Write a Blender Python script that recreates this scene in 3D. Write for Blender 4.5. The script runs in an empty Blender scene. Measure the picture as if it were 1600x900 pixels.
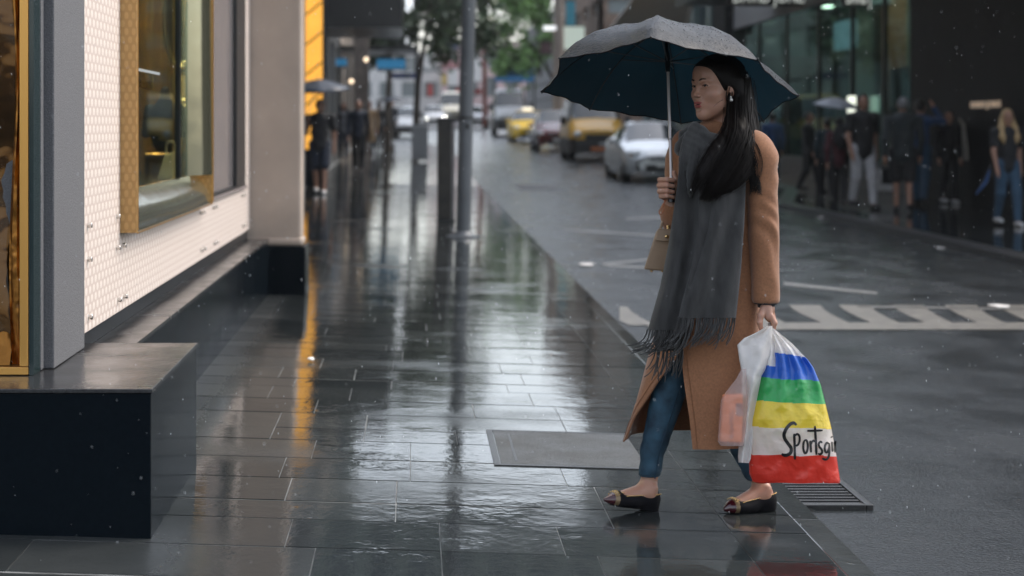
import bpy, math, random
import numpy as np
from mathutils import Vector, Matrix, noise as mnoise

random.seed(7)
RNG = np.random.default_rng(7)
scene = bpy.context.scene
COL = scene.collection
F_PX, CX, HY, CAMH = 2900.0, 645.0, 196.0, 1.395   # focal length, vanishing point and eye height measured on the photograph


def at(x, y, Y):
    """world point seen at photo position (x, y) when it stands at distance Y"""
    return np.array([(x - CX) * Y / F_PX, Y, CAMH - (y - HY) * Y / F_PX])


def grade(Y):
    return 0.0028 * (Y - 6.7) + 0.011 * max(0.0, Y - 40.0)


def z_pave(X, Y):
    return grade(Y) - 0.03 * (X - 1.22)


def z_road(X, Y):
    return grade(Y) - 0.125


def z_far(X, Y):
    return grade(Y) - 0.05


def ground(x, y, zf):
    """ground point under photo position (x, y) for the ground surface zf"""
    Y = 10.0
    for _ in range(60):
        X = (x - CX) * Y / F_PX
        Y = 0.5 * Y + 0.5 * F_PX * max(0.05, CAMH - zf(X, Y)) / (y - HY)
    X = (x - CX) * Y / F_PX
    return np.array([X, Y, zf(X, Y)])


# ---------------------------------------------------------------- objects
ROOT = {}


def thing(name, label, cat, loc=(0, 0, 0), rotz=0.0, group=None):
    o = bpy.data.objects.new(name, None)
    o.empty_display_size = 0.2
    COL.objects.link(o)
    o.location = loc
    o.rotation_euler = (0, 0, rotz)
    o['label'] = label
    o['category'] = cat
    if group:
        o['group'] = group
    ROOT[o.name] = Vector(loc)
    return o


def tag(o, label, cat, group=None):
    o['label'] = label
    o['category'] = cat
    if group:
        o['group'] = group
    return o


def kind(o, k):
    o['kind'] = k
    return o


def copy_tree(o, parent=None, loc=None, rotz=None, label=None, group=None):
    c = o.copy()
    COL.objects.link(c)
    if parent:
        c.parent = parent
    for ch in list(o.children):
        copy_tree(ch, c)
    if loc is not None:
        c.location = loc
    if rotz is not None:
        c.rotation_euler = (0, 0, rotz)
    if label:
        c['label'] = label
    if group:
        c['group'] = group
    return c


class MB:
    def __init__(s):
        s.v, s.f, s.m = [], [], []
        s.n = 0

    def add(s, V, Fs, mat=0):
        V = np.asarray(V, float).reshape(-1, 3)
        b = s.n
        s.v.append(V)
        s.n += len(V)
        if np.isscalar(mat):
            for f in Fs:
                s.f.append(tuple(int(i) + b for i in f))
                s.m.append(mat)
        else:
            for f, m in zip(Fs, mat):
                s.f.append(tuple(int(i) + b for i in f))
                s.m.append(int(m))
        return s

    def box(s, x0, x1, y0, y1, z0, z1, mat=0):
        V = [(x, y, z) for z in (z0, z1) for y in (y0, y1) for x in (x0, x1)]
        return s.add(V, [(0, 2, 3, 1), (4, 5, 7, 6), (0, 1, 5, 4), (2, 6, 7, 3), (0, 4, 6, 2), (1, 3, 7, 5)], mat)

    def hexa(s, bottom, top, mat=0):
        V = list(bottom) + list(top)
        return s.add(V, [(3, 2, 1, 0), (4, 5, 6, 7), (0, 1, 5, 4), (1, 2, 6, 5), (2, 3, 7, 6), (3, 0, 4, 7)], mat)

    def quad(s, a, b, c, d, mat=0):
        return s.add([a, b, c, d], [(0, 1, 2, 3)], mat)

    def poly(s, pts, mat=0):
        return s.add(pts, [tuple(range(len(pts)))], mat)

    def prism(s, pts, vec, mat=0):
        """closed prism: polygon pts swept along vec"""
        P = np.asarray(pts, float)
        n = len(P)
        V = np.vstack([P, P + np.asarray(vec, float)])
        Fs = [tuple(range(n - 1, -1, -1)), tuple(range(n, 2 * n))]
        for i in range(n):
            j = (i + 1) % n
            Fs.append((i, j, n + j, n + i))
        return s.add(V, Fs, mat)

    def grid(s, P, cu=False, cv=False, mat=0):
        P = np.asarray(P, float)
        n, m = P.shape[:2]
        Fs = []
        for i in range(n if cu else n - 1):
            for j in range(m if cv else m - 1):
                i2, j2 = (i + 1) % n, (j + 1) % m
                Fs.append((i * m + j, i2 * m + j, i2 * m + j2, i * m + j2))
        return s.add(P.reshape(-1, 3), Fs, mat)

    def tube(s, pts, r, n=8, mat=0, caps=True, flat=None):
        P = np.asarray(pts, float)
        k = len(P)
        r = np.full(k, r) if np.isscalar(r) else np.asarray(r, float)
        T = np.gradient(P, axis=0)
        T /= np.linalg.norm(T, axis=1)[:, None] + 1e-12
        up = np.array([0, 0, 1.0])
        if abs(T[0] @ up) > .9:
            up = np.array([0, 1.0, 0])
        A = np.cross(T[0], up)
        A /= np.linalg.norm(A)
        R = []
        for i in range(k):
            A = A - T[i] * (A @ T[i])
            A /= np.linalg.norm(A) + 1e-12
            B = np.cross(T[i], A)
            a = np.linspace(0, 2 * np.pi, n, endpoint=False)
            R.append(P[i] + r[i] * (np.cos(a)[:, None] * A + np.sin(a)[:, None] * B * (flat or 1.0)))
        R = np.array(R)
        Fs = []
        for i in range(k - 1):
            for j in range(n):
                j2 = (j + 1) % n
                Fs.append((i * n + j, i * n + j2, (i + 1) * n + j2, (i + 1) * n + j))
        if caps:
            Fs.append(tuple(range(n - 1, -1, -1)))
            Fs.append(tuple((k - 1) * n + j for j in range(n)))
        return s.add(R.reshape(-1, 3), Fs, mat)

    def ball(s, c, r, nu=10, nv=7, mat=0, R=None):
        r = np.full(3, r) if np.isscalar(r) else np.asarray(r, float)
        V = [(0, 0, 1)]
        for i in range(1, nv):
            t = math.pi * i / nv
            for j in range(nu):
                a = 2 * math.pi * j / nu
                V.append((math.sin(t) * math.cos(a), math.sin(t) * math.sin(a), math.cos(t)))
        V.append((0, 0, -1))
        V = np.array(V) * r
        if R is not None:
            V = V @ np.asarray(R).T
        Fs = [(0, 1 + j, 1 + (j + 1) % nu) for j in range(nu)]
        for i in range(nv - 2):
            a, b = 1 + i * nu, 1 + (i + 1) * nu
            Fs += [(a + j, b + j, b + (j + 1) % nu, a + (j + 1) % nu) for j in range(nu)]
        a = 1 + (nv - 2) * nu
        Fs += [(a + j, len(V) - 1, a + (j + 1) % nu) for j in range(nu)]
        return s.add(V + np.asarray(c), Fs, mat)

    def cyl(s, c, axis, r, h, n=20, mat=0, r2=None):
        c = np.asarray(c, float)
        a = np.asarray(axis, float)
        a /= np.linalg.norm(a)
        return s.tube([c, c + a * h], [r, r if r2 is None else r2], n, mat)

    def lathe(s, c, prof, n=24, mat=0):
        P = [[(c[0] + r * math.cos(t), c[1] + r * math.sin(t), c[2] + z) for t in np.linspace(0, 2 * math.pi, n, endpoint=False)] for r, z in prof]
        return s.grid(np.array(P), cv=True, mat=mat)

    def xf(s, M):
        """apply 4x4 to everything so far"""
        M = np.asarray(M, float)
        s.v = [v @ M[:3, :3].T + M[:3, 3] for v in s.v]
        return s

    def build(s, name, mats, parent=None, smooth=True, bevel=0.0, local=False, solid=0.0, sub=0, angle=40):
        V = np.vstack(s.v) if s.v else np.zeros((0, 3))
        root = parent
        while root is not None and root.parent is not None:
            root = root.parent
        if root is not None and not local:
            V = V - np.array(ROOT[root.name])
        me = bpy.data.meshes.new(name)
        me.from_pydata(V.tolist(), [], s.f)
        if not isinstance(mats, (list, tuple)):
            mats = [mats]
        for m in mats:
            me.materials.append(m)
        if len(mats) > 1:
            me.polygons.foreach_set('material_index', s.m)
        if smooth:
            me.polygons.foreach_set('use_smooth', [True] * len(me.polygons))
            try:
                me.set_sharp_from_angle(angle=math.radians(angle))
            except Exception:
                pass
        me.update()
        o = bpy.data.objects.new(name, me)
        COL.objects.link(o)
        if parent is not None:
            o.parent = parent
        if solid:
            md = o.modifiers.new('Solidify', 'SOLIDIFY')
            md.thickness = solid
            md.offset = 0
        if bevel:
            md = o.modifiers.new('Bevel', 'BEVEL')
            md.width = bevel
            md.segments = 2
            md.limit_method = 'ANGLE'
        if sub:
            md = o.modifiers.new('Subsurf', 'SUBSURF')
            md.levels = md.render_levels = sub
        return o


# ---------------------------------------------------------------- implicit surfaces (bodies, hands, hair, cloth volumes)
class SDF:
    def __init__(s, lo, hi, res):
        s.lo = np.asarray(lo, float)
        s.res = res
        s.n = np.maximum(4, np.ceil((np.asarray(hi, float) - s.lo) / res).astype(int) + 1)
        s.F = np.full(s.n, 1.0, np.float32)

    def _region(s, lo, hi, pad):
        a = np.clip(np.floor((np.asarray(lo) - pad - s.lo) / s.res).astype(int), 0, s.n)
        b = np.clip(np.ceil((np.asarray(hi) + pad - s.lo) / s.res).astype(int) + 1, 0, s.n)
        if np.any(b <= a):
            return None
        ax = [s.lo[i] + s.res * np.arange(a[i], b[i]) for i in range(3)]
        return tuple(slice(a[i], b[i]) for i in range(3)), np.meshgrid(*ax, indexing='ij')

    def _mix(s, sl, d, k, sub=False):
        A = s.F[sl]
        if sub:
            d = -d
            if k > 0:
                h = np.clip(.5 - .5 * (d - A) / k, 0, 1)
                s.F[sl] = d * (1 - h) + A * h + k * h * (1 - h)
            else:
                s.F[sl] = np.maximum(A, d)
        elif k > 0:
            h = np.clip(.5 + .5 * (d - A) / k, 0, 1)
            s.F[sl] = d * (1 - h) + A * h - k * h * (1 - h)
        else:
            s.F[sl] = np.minimum(A, d)

    def cone(s, a, b, r1, r2, k=.01, sub=False):
        a, b = np.asarray(a, float), np.asarray(b, float)
        r = max(r1, r2)
        g = s._region(np.minimum(a, b) - r, np.maximum(a, b) + r, k + 3 * s.res)
        if g is None:
            return s
        sl, (X, Y, Z) = g
        ab = b - a
        L = ab @ ab + 1e-12
        t = np.clip(((X - a[0]) * ab[0] + (Y - a[1]) * ab[1] + (Z - a[2]) * ab[2]) / L, 0, 1)
        d = np.sqrt((X - a[0] - t * ab[0]) ** 2 + (Y - a[1] - t * ab[1]) ** 2 + (Z - a[2] - t * ab[2]) ** 2) - (r1 + (r2 - r1) * t)
        s._mix(sl, d, k, sub)
        return s

    def chain(s, pts, rs, k=.01):
        for i in range(len(pts) - 1):
            s.cone(pts[i], pts[i + 1], rs[i], rs[i + 1], k)
        return s

    def ell(s, c, r, R=None, k=.01, sub=False):
        c, r = np.asarray(c, float), np.asarray(r, float)
        m = r.max()
        g = s._region(c - m, c + m, k + 3 * s.res)
        if g is None:
            return s
        sl, (X, Y, Z) = g
        X, Y, Z = X - c[0], Y - c[1], Z - c[2]
        if R is not None:   # columns of R are the local axes
            R = np.asarray(R)
            X, Y, Z = (R[0, i] * X + R[1, i] * Y + R[2, i] * Z for i in range(3))
        k0 = np.sqrt((X / r[0]) ** 2 + (Y / r[1]) ** 2 + (Z / r[2]) ** 2)
        k1 = np.sqrt((X / r[0] ** 2) ** 2 + (Y / r[1] ** 2) ** 2 + (Z / r[2] ** 2) ** 2) + 1e-9
        s._mix(sl, k0 * (k0 - 1) / k1, k, sub)
        return s

    def cut(s, fn, k=0.0):
        """remove where fn(X,Y,Z) < 0"""
        ax = [s.lo[i] + s.res * np.arange(s.n[i]) for i in range(3)]
        X, Y, Z = np.meshgrid(*ax, indexing='ij')
        s._mix(tuple(slice(None) for _ in range(3)), fn(X, Y, Z), k, True)
        return s

    def warp(s, fn):
        ax = [s.lo[i] + s.res * np.arange(s.n[i]) for i in range(3)]
        X, Y, Z = np.meshgrid(*ax, indexing='ij')
        s.F = (s.F + fn(X, Y, Z)).astype(np.float32)
        return s

    def mesh(s):
        F = s.F
        n = np.array(F.shape)
        S = F < 0
        C = [(i, j, k) for i in (0, 1) for j in (0, 1) for k in (0, 1)]

        def sh(A, c):
            return A[c[0]:n[0] - 1 + c[0], c[1]:n[1] - 1 + c[1], c[2]:n[2] - 1 + c[2]]
        cnt = sum(sh(S, c).astype(np.int8) for c in C)
        act = (cnt > 0) & (cnt < 8)
        idx = np.full(act.shape, -1, np.int64)
        I = np.argwhere(act)
        idx[act] = np.arange(len(I))
        pos = np.zeros((len(I), 3))
        num = np.zeros(len(I))
        for c in C:
            for ax in range(3):
                if c[ax]:
                    continue
                e = list(c)
                e[ax] = 1
                a = F[I[:, 0] + c[0], I[:, 1] + c[1], I[:, 2] + c[2]].astype(float)
                b = F[I[:, 0] + e[0], I[:, 1] + e[1], I[:, 2] + e[2]].astype(float)
                m = (a < 0) != (b < 0)
                t = np.where(m, a / np.where(m, a - b, 1), 0)
                p = np.array(c, float)[None, :] + np.outer(t, np.eye(3)[ax])
                pos[m] += p[m]
                num[m] += 1
        V = s.lo + s.res * (I + pos / num[:, None])
        Q = []
        for ax in range(3):
            u, w = (ax + 1) % 3, (ax + 2) % 3
            sa = [slice(1, n[i] - 1) for i in range(3)]
            sb = list(sa)
            sa[ax] = slice(0, n[ax] - 1)
            sb[ax] = slice(1, n[ax])
            A, B = S[tuple(sa)], S[tuple(sb)]
            E = np.argwhere(A != B)
            if not len(E):
                continue
            off = np.array([1, 1, 1])
            off[ax] = 0
            E = E + off
            flip = S[E[:, 0], E[:, 1], E[:, 2]]

            def cell(du, dw):
                q = E.copy()
                q[:, u] += du
                q[:, w] += dw
                return idx[q[:, 0], q[:, 1], q[:, 2]]
            q = np.stack([cell(-1, -1), cell(0, -1), cell(0, 0), cell(-1, 0)], 1)
            q[~flip] = q[~flip][:, ::-1]
            Q.append(q)
        Q = np.vstack(Q) if Q else np.zeros((0, 4), int)
        Q = Q[(Q >= 0).all(1)]
        return V, Q


def sdf_add(mb, s, mat=0, fn=None):
    V, Q = s.mesh()
    if fn is not None and len(Q):
        mat = fn(V[Q].mean(1))
    mb.add(V, Q.tolist(), mat)
    return mb


def vnoise(P, scale, seed=0.0):
    return np.array([mnoise.noise(Vector((p[0] * scale + seed, p[1] * scale - seed, p[2] * scale + 2 * seed))) for p in P])


def smooth_curve(pts, n):
    """Catmull-Rom through pts, n samples"""
    P = np.asarray(pts, float)
    k = len(P)
    E = np.vstack([2 * P[0] - P[1], P, 2 * P[-1] - P[-2]])
    out = []
    for t in np.linspace(0, k - 1 - 1e-9, n):
        i = int(t)
        u = t - i
        a, b, c, d = E[i], E[i + 1], E[i + 2], E[i + 3]
        out.append(.5 * (2 * b + (c - a) * u + (2 * a - 5 * b + 4 * c - d) * u * u + (3 * b - a - 3 * c + d) * u ** 3))
    return np.array(out)


# ---------------------------------------------------------------- materials
def nodes_of(m):
    m.use_nodes = True
    return m.node_tree.nodes, m.node_tree.links


def pbr(name, col, rough=.5, metal=0.0, var=None, bump=None, emit=None, coat=0.0, sheen=0.0, spec=.5, rvar=None, sss=0.0, col2=None, stretch=(1, 1, 1), ior=1.5, coatr=.05):
    """var=(scale, amount) mottles the colour, bump=(scale, height) roughens it, rvar=(scale, amount) varies the gloss"""
    m = bpy.data.materials.new(name)
    N, L = nodes_of(m)
    b = N['Principled BSDF']
    b.inputs['Base Color'].default_value = (*col, 1)
    b.inputs['Roughness'].default_value = rough
    b.inputs['Metallic'].default_value = metal
    b.inputs['Specular IOR Level'].default_value = spec
    b.inputs['IOR'].default_value = ior
    b.inputs['Coat Weight'].default_value = coat
    b.inputs['Coat Roughness'].default_value = coatr
    b.inputs['Sheen Weight'].default_value = sheen
    if sss:
        b.inputs['Subsurface Weight'].default_value = sss
        b.inputs['Subsurface Radius'].default_value = (.012, .004, .002)
        b.inputs['Subsurface Scale'].default_value = 1.0
    if emit:
        b.inputs['Emission Color'].default_value = (*emit[0], 1)
        b.inputs['Emission Strength'].default_value = emit[1]
    if var or bump or rvar:
        tc = N.new('ShaderNodeTexCoord')
        mp = N.new('ShaderNodeMapping')
        mp.inputs['Scale'].default_value = stretch
        L.new(tc.outputs['Object'], mp.inputs['Vector'])

        def nz(scale, detail=4):
            t = N.new('ShaderNodeTexNoise')
            t.inputs['Scale'].default_value = scale
            t.inputs['Detail'].default_value = detail
            L.new(mp.outputs['Vector'], t.inputs['Vector'])
            return t.outputs['Fac']
        if var:
            r = N.new('ShaderNodeValToRGB')
            r.color_ramp.elements[0].position = .3
            r.color_ramp.elements[1].position = .7
            c2 = col2 or tuple(c * (1 + var[1]) for c in col)
            r.color_ramp.elements[0].color = (*[c * (1 - var[1]) for c in col], 1)
            r.color_ramp.elements[1].color = (*c2, 1)
            L.new(nz(var[0]), r.inputs['Fac'])
            L.new(r.outputs['Color'], b.inputs['Base Color'])
        if rvar:
            mr = N.new('ShaderNodeMapRange')
            mr.inputs['From Min'].default_value = .3
            mr.inputs['From Max'].default_value = .7
            mr.inputs['To Min'].default_value = max(.02, rough - rvar[1])
            mr.inputs['To Max'].default_value = rough + rvar[1]
            L.new(nz(rvar[0]), mr.inputs['Value'])
            L.new(mr.outputs['Result'], b.inputs['Roughness'])
        if bump:
            bp = N.new('ShaderNodeBump')
            bp.inputs['Strength'].default_value = 1.0
            bp.inputs['Distance'].default_value = bump[1]
            L.new(nz(bump[0], 3), bp.inputs['Height'])
            L.new(bp.outputs['Normal'], b.inputs['Normal'])
    return m


def glass_mat(name, tint=(.8, .9, .9), clear=.7, rough=.02, refl=1.0):
    """window glass: part of the light goes through, part mirrors by angle"""
    m = bpy.data.materials.new(name)
    N, L = nodes_of(m)
    N.remove(N['Principled BSDF'])
    out = N['Material Output']
    tr = N.new('ShaderNodeBsdfTransparent')
    tr.inputs['Color'].default_value = (*[c * clear for c in tint], 1)
    gl = N.new('ShaderNodeBsdfGlossy')
    gl.inputs['Color'].default_value = (*tint, 1)
    gl.inputs['Roughness'].default_value = rough
    fr = N.new('ShaderNodeFresnel')
    fr.inputs['IOR'].default_value = 1.55
    ma = N.new('ShaderNodeMath')
    ma.operation = 'MULTIPLY_ADD'
    ma.inputs[1].default_value = refl
    ma.inputs[2].default_value = .06 * refl
    ma.use_clamp = True
    L.new(fr.outputs['Fac'], ma.inputs[0])
    mx = N.new('ShaderNodeMixShader')
    L.new(ma.outputs[0], mx.inputs['Fac'])
    L.new(tr.outputs[0], mx.inputs[1])
    L.new(gl.outputs[0], mx.inputs[2])
    L.new(mx.outputs[0], out.inputs['Surface'])
    return m


def text_mesh(body, size, extrude=.003, sx=1.0, bold=0.0):
    """lettering as plain geometry in the local XY plane, origin at the lower left"""
    cu = bpy.data.curves.new('lettering', 'FONT')
    cu.body = body
    cu.size = size
    cu.extrude = extrude
    cu.offset = bold
    cu.resolution_u = 3
    o = bpy.data.objects.new('lettering', cu)
    COL.objects.link(o)
    dg = bpy.context.evaluated_depsgraph_get()
    me = bpy.data.meshes.new_from_object(o.evaluated_get(dg))
    V = np.array([v.co[:] for v in me.vertices])
    Fs = [tuple(p.vertices) for p in me.polygons]
    bpy.data.objects.remove(o)
    bpy.data.curves.remove(cu)
    bpy.data.meshes.remove(me)
    V[:, 0] *= sx
    V[:, 0] -= V[:, 0].min()
    return V, Fs
# ================================================================ world, light, camera
HAZE = .0003
w = bpy.data.worlds.new("World")
scene.world = w
w.use_nodes = True
N, L = w.node_tree.nodes, w.node_tree.links
bg = N['Background']
sky = N.new('ShaderNodeTexSky')
sky.sky_type = 'NISHITA'
sky.sun_disc = False
SUN_EL, SUN_AZ = math.radians(50), math.radians(62)
sky.sun_elevation = SUN_EL
sky.sun_rotation = SUN_AZ
sky.dust_density = 2.2
sky.ozone_density = 1.0
hs = N.new('ShaderNodeHueSaturation')
hs.inputs['Saturation'].default_value = .48
L.new(sky.outputs[0], hs.inputs['Color'])
L.new(hs.outputs[0], bg.inputs['Color'])
bg.inputs['Strength'].default_value = .15

sun = bpy.data.lights.new('overcast_sun', 'SUN')
sun.energy = .75
sun.angle = math.radians(25)
sun.color = (1.0, .9, .78)
so = bpy.data.objects.new('overcast_sun', sun)
COL.objects.link(so)
d = Vector((math.sin(SUN_AZ) * math.cos(SUN_EL), math.cos(SUN_AZ) * math.cos(SUN_EL), math.sin(SUN_EL)))
so.rotation_euler = (-d).to_track_quat('-Z', 'Y').to_euler()

cam = bpy.data.cameras.new('camera')
cam.sensor_width = 36.0
cam.lens = F_PX / 1600 * 36.0
cam.shift_x = (800 - CX) / 1600
cam.shift_y = -(450 - HY) / 1600
cam.clip_start = .1
cam.clip_end = 4000
cam.dof.use_dof = True
cam.dof.focus_distance = 6.62
cam.dof.aperture_fstop = 2.7
cam.dof.aperture_blades = 0
co = bpy.data.objects.new('camera', cam)
COL.objects.link(co)
co.location = (0, 0, CAMH)
co.rotation_euler = (math.radians(90), 0, 0)
scene.camera = co
vs = scene.view_settings
vs.view_transform = 'Standard'
vs.look = 'None'
vs.gamma = 1.0
vs.use_curve_mapping = False
vs.exposure = EXPOSURE = 1.25
cy = scene.cycles
cy.use_denoising = True
cy.max_bounces = 8
cy.volume_bounces = 1
cy.transparent_max_bounces = 12
cy.caustics_reflective = False
cy.caustics_refractive = False
cy.sample_clamp_indirect = 6.0

# ================================================================ wet ground materials


def wet_stone(name, dark, light, attr=True):
    m = bpy.data.materials.new(name)
    N, L = nodes_of(m)
    b = N['Principled BSDF']
    tc = N.new('ShaderNodeTexCoord')
    sep = N.new('ShaderNodeSeparateXYZ')
    L.new(tc.outputs['Object'], sep.inputs[0])

    def nz(scale, detail=3, vec=None):
        t = N.new('ShaderNodeTexNoise')
        t.inputs['Scale'].default_value = scale
        t.inputs['Detail'].default_value = detail
        L.new(vec or tc.outputs['Object'], t.inputs['Vector'])
        return t.outputs['Fac']

    def mth(op, a, c, clamp=False):
        x = N.new('ShaderNodeMath')
        x.operation = op
        x.use_clamp = clamp
        for i, v in enumerate((a, c)):
            if isinstance(v, (int, float)):
                x.inputs[i].default_value = v
            else:
                L.new(v, x.inputs[i])
        return x.outputs[0]

    def rng(v, a, c, lo, hi):
        r = N.new('ShaderNodeMapRange')
        r.interpolation_type = 'SMOOTHSTEP'
        for k, x in zip(('From Min', 'From Max', 'To Min', 'To Max'), (a, c, lo, hi)):
            r.inputs[k].default_value = x
        L.new(v, r.inputs['Value'])
        return r.outputs['Result']
    at_ = N.new('ShaderNodeAttribute')
    at_.attribute_name = 'slab'
    slab = at_.outputs['Fac']
    # colour: every stone its own shade, mottled
    mixf = mth('ADD', mth('MULTIPLY', slab, .6), mth('MULTIPLY', nz(9, 5), .5))
    r = N.new('ShaderNodeValToRGB')
    r.color_ramp.elements[0].color = (*dark, 1)
    r.color_ramp.elements[1].color = (*light, 1)
    r.color_ramp.elements[0].position = .15
    r.color_ramp.elements[1].position = .9
    L.new(mixf, r.inputs['Fac'])
    L.new(r.outputs[0], b.inputs['Base Color'])
    # gloss: film of water, broken by drier patches, dry strip along the wall
    wetn = rng(nz(.9, 3), .52, .74, .0, .16)
    fine = rng(nz(42, 2), .5, .75, .0, .06)
    dryw = mth('MULTIPLY', rng(sep.outputs['X'], -1.05, -.80, .30, 0.0), rng(sep.outputs['Y'], 14, 16, 1.0, 0.0))
    dryf = rng(sep.outputs['Y'], 5.9, 6.4, 1.0, 0.0)
    dryc = mth('MULTIPLY', dryf, rng(sep.outputs['X'], -1.1, -.35, .34, 0.0))
    ro = mth('ADD', mth('ADD', mth('MULTIPLY', slab, .05), wetn), mth('ADD', fine, .008))
    ro = mth('ADD', ro, mth('MAXIMUM', dryw, dryc), True)
    L.new(ro, b.inputs['Roughness'])
    b.inputs['IOR'].default_value = 1.42
    # relief
    bp = N.new('ShaderNodeBump')
    bp.inputs['Distance'].default_value = 1.0
    h = mth('ADD', mth('MULTIPLY', nz(26, 3), .00035), mth('MULTIPLY', nz(110, 2), .00012))
    h = mth('ADD', h, mth('MULTIPLY', nz(5, 2), .0009))
    rip = N.new('ShaderNodeTexNoise')
    rip.inputs['Scale'].default_value = 17
    rip.inputs['Detail'].default_value = 2
    rip.inputs['Distortion'].default_value = 1.0
    L.new(tc.outputs['Object'], rip.inputs['Vector'])
    pool = rng(nz(2.1, 3), .52, .66, .0, .0010)
    h = mth('ADD', h, mth('MULTIPLY', rip.outputs['Fac'], pool))
    L.new(h, bp.inputs['Height'])
    L.new(bp.outputs[0], b.inputs['Normal'])
    return m


def wet_asphalt(name):
    m = bpy.data.materials.new(name)
    N, L = nodes_of(m)
    b = N['Principled BSDF']
    tc = N.new('ShaderNodeTexCoord')

    def nz(scale, detail=3, st=None):
        t = N.new('ShaderNodeTexNoise')
        t.inputs['Scale'].default_value = scale
        t.inputs['Detail'].default_value = detail
        if st:
            mp = N.new('ShaderNodeMapping')
            mp.inputs['Scale'].default_value = st
            L.new(tc.outputs['Object'], mp.inputs[0])
            L.new(mp.outputs[0], t.inputs['Vector'])
        else:
            L.new(tc.outputs['Object'], t.inputs['Vector'])
        return t.outputs['Fac']

    def rng(v, a, c, lo, hi):
        r = N.new('ShaderNodeMapRange')
        for k, x in zip(('From Min', 'From Max', 'To Min', 'To Max'), (a, c, lo, hi)):
            r.inputs[k].default_value = x
        L.new(v, r.inputs['Value'])
        return r.outputs['Result']

    def mth(op, a, c):
        x = N.new('ShaderNodeMath')
        x.operation = op
        for i, v in enumerate((a, c)):
            if isinstance(v, (int, float)):
                x.inputs[i].default_value = v
            else:
                L.new(v, x.inputs[i])
        return x.outputs[0]
    r = N.new('ShaderNodeValToRGB')
    r.color_ramp.elements[0].color = (.009, .012, .014, 1)
    r.color_ramp.elements[1].color = (.045, .05, .053, 1)
    b.inputs['Specular IOR Level'].default_value = .2
    L.new(nz(120, 2), r.inputs['Fac'])
    L.new(r.outputs[0], b.inputs['Base Color'])
    pud = nz(2.3, 5, (1, .6, 1))
    L.new(rng(pud, .36, .68, .11, .31), b.inputs['Roughness'])
    bp = N.new('ShaderNodeBump')
    bp.inputs['Distance'].default_value = 1.0
    grain = mth('MULTIPLY', nz(85, 2), rng(pud, .38, .62, .003, .006))
    h = mth('ADD', grain, mth('MULTIPLY', nz(9, 3), .0016))
    L.new(h, bp.inputs['Height'])
    L.new(bp.outputs[0], b.inputs['Normal'])
    b.inputs['IOR'].default_value = 1.4
    return m


M_SLAB = wet_stone('wet_paving', (.012, .015, .016), (.034, .038, .038))
M_KERB = wet_stone('wet_kerbstone', (.02, .024, .025), (.05, .055, .055))
M_JOINT = pbr('paving_joint', (.2, .205, .2), .6, var=(5, .7))  # pale joint colour stands in for sky glinting off wet joints
M_ASPH = wet_asphalt('wet_asphalt')
M_FARPAVE = wet_stone('far_paving', (.018, .022, .024), (.045, .05, .052))

# ---------------------------------------------------------------- ground sheets
mb = MB()
ys = [-60, 0, 20, 40, 60, 100, 160, 260, 600, 2500]
P = np.array([[(x, y, grade(max(0, min(y, 300))) - .45) for x in (-1500, -60, -10, 10, 60, 1500)] for y in ys])
kind(mb.grid(P).build('ground', pbr('ground_dark', (.05, .05, .05), .6, bump=(3, .01)), smooth=False), 'structure')

mb = MB()
xs = [1.45, 3, 5, 6.45, 8, 10.5, 14]
P = np.array([[(x, y, z_road(x, y)) for x in xs] for y in (-12, 0, 8, 16, 24, 32, 40, 50, 78)])
mb.grid(P[:, ::-1])
P = np.array([[(x, y, z_road(x, y)) for x in (-30, -5, 1.45, 6.45, 14, 40)] for y in (78, 100, 140, 200, 260)])
mb.grid(P[:, ::-1])
kind(mb.build('road', M_ASPH, smooth=False), 'structure')

# paving: single stones over a joint bed
rs = random.Random(11)
mb = MB()
slab_val = []
bed = MB()


def stone(x0, x1, y0, y1, gap=.005, tilt=.0011):
    z = [z_pave(x, y) for x, y in ((x0, y0), (x1, y0), (x1, y1), (x0, y1))]
    a, b_, c = rs.uniform(-tilt, tilt), rs.uniform(-tilt, tilt), rs.uniform(0, .0015)
    gy = ROWGAP
    pts = [(x0 + gap / 2, y0 + .002), (x1 - gap / 2, y0 + .002), (x1 - gap / 2, y1 - gy), (x0 + gap / 2, y1 - gy)]
    cx_, cy_ = (x0 + x1) / 2, (y0 + y1) / 2
    top = [(x, y, zz + c + a * (x - cx_) + b_ * (y - cy_)) for (x, y), zz in zip(pts, z)]
    bot = [(x, y, zz - .0045) for (x, y), zz in zip(pts, z)]
    mb.add(bot + top, [(4, 5, 6, 7), (0, 1, 5, 4), (1, 2, 6, 5), (2, 3, 7, 6), (3, 0, 4, 7)])
    slab_val.extend([rs.random()] * 8)


Y = -3.0
row = 0
while Y < 76:
    h = .42 if row % 4 else .3
    if Y < 40 < Y + h:
        h = 40 - Y
    y1 = Y + h
    xl = -6.0 if Y < 6 else (-1.15 if Y < 17 else -2.1)
    ROWGAP = rs.choice([.010, .014, .020, .026])
    x = 1.09
    while x > xl:
        wd = rs.choice([.4, .5, .6, .75, .9])
        x0 = x - wd
        if x0 < xl + .35:
            x0 = xl
        stone(x0, x, Y, y1, .005 if rs.random() < .3 else .003)
        x = x0
    stone(1.0895, 1.3515, Y, y1, .003)
    Y = y1
    row += 1
o = mb.build('pavement', M_SLAB, smooth=False)
a = o.data.attributes.new('slab', 'FLOAT', 'POINT')
a.data.foreach_set('value', slab_val)
kind(o, 'structure')

P = []
for y in (-3, 6, 17, 40, 76.5):
    P.append([(x, y, z_pave(x, y) - .002) for x in (1.36, 0, -1.15, -6)])
bed.grid(np.array(P))
kind(bed.build('paving_bed', M_JOINT, smooth=False), 'structure')

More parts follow.
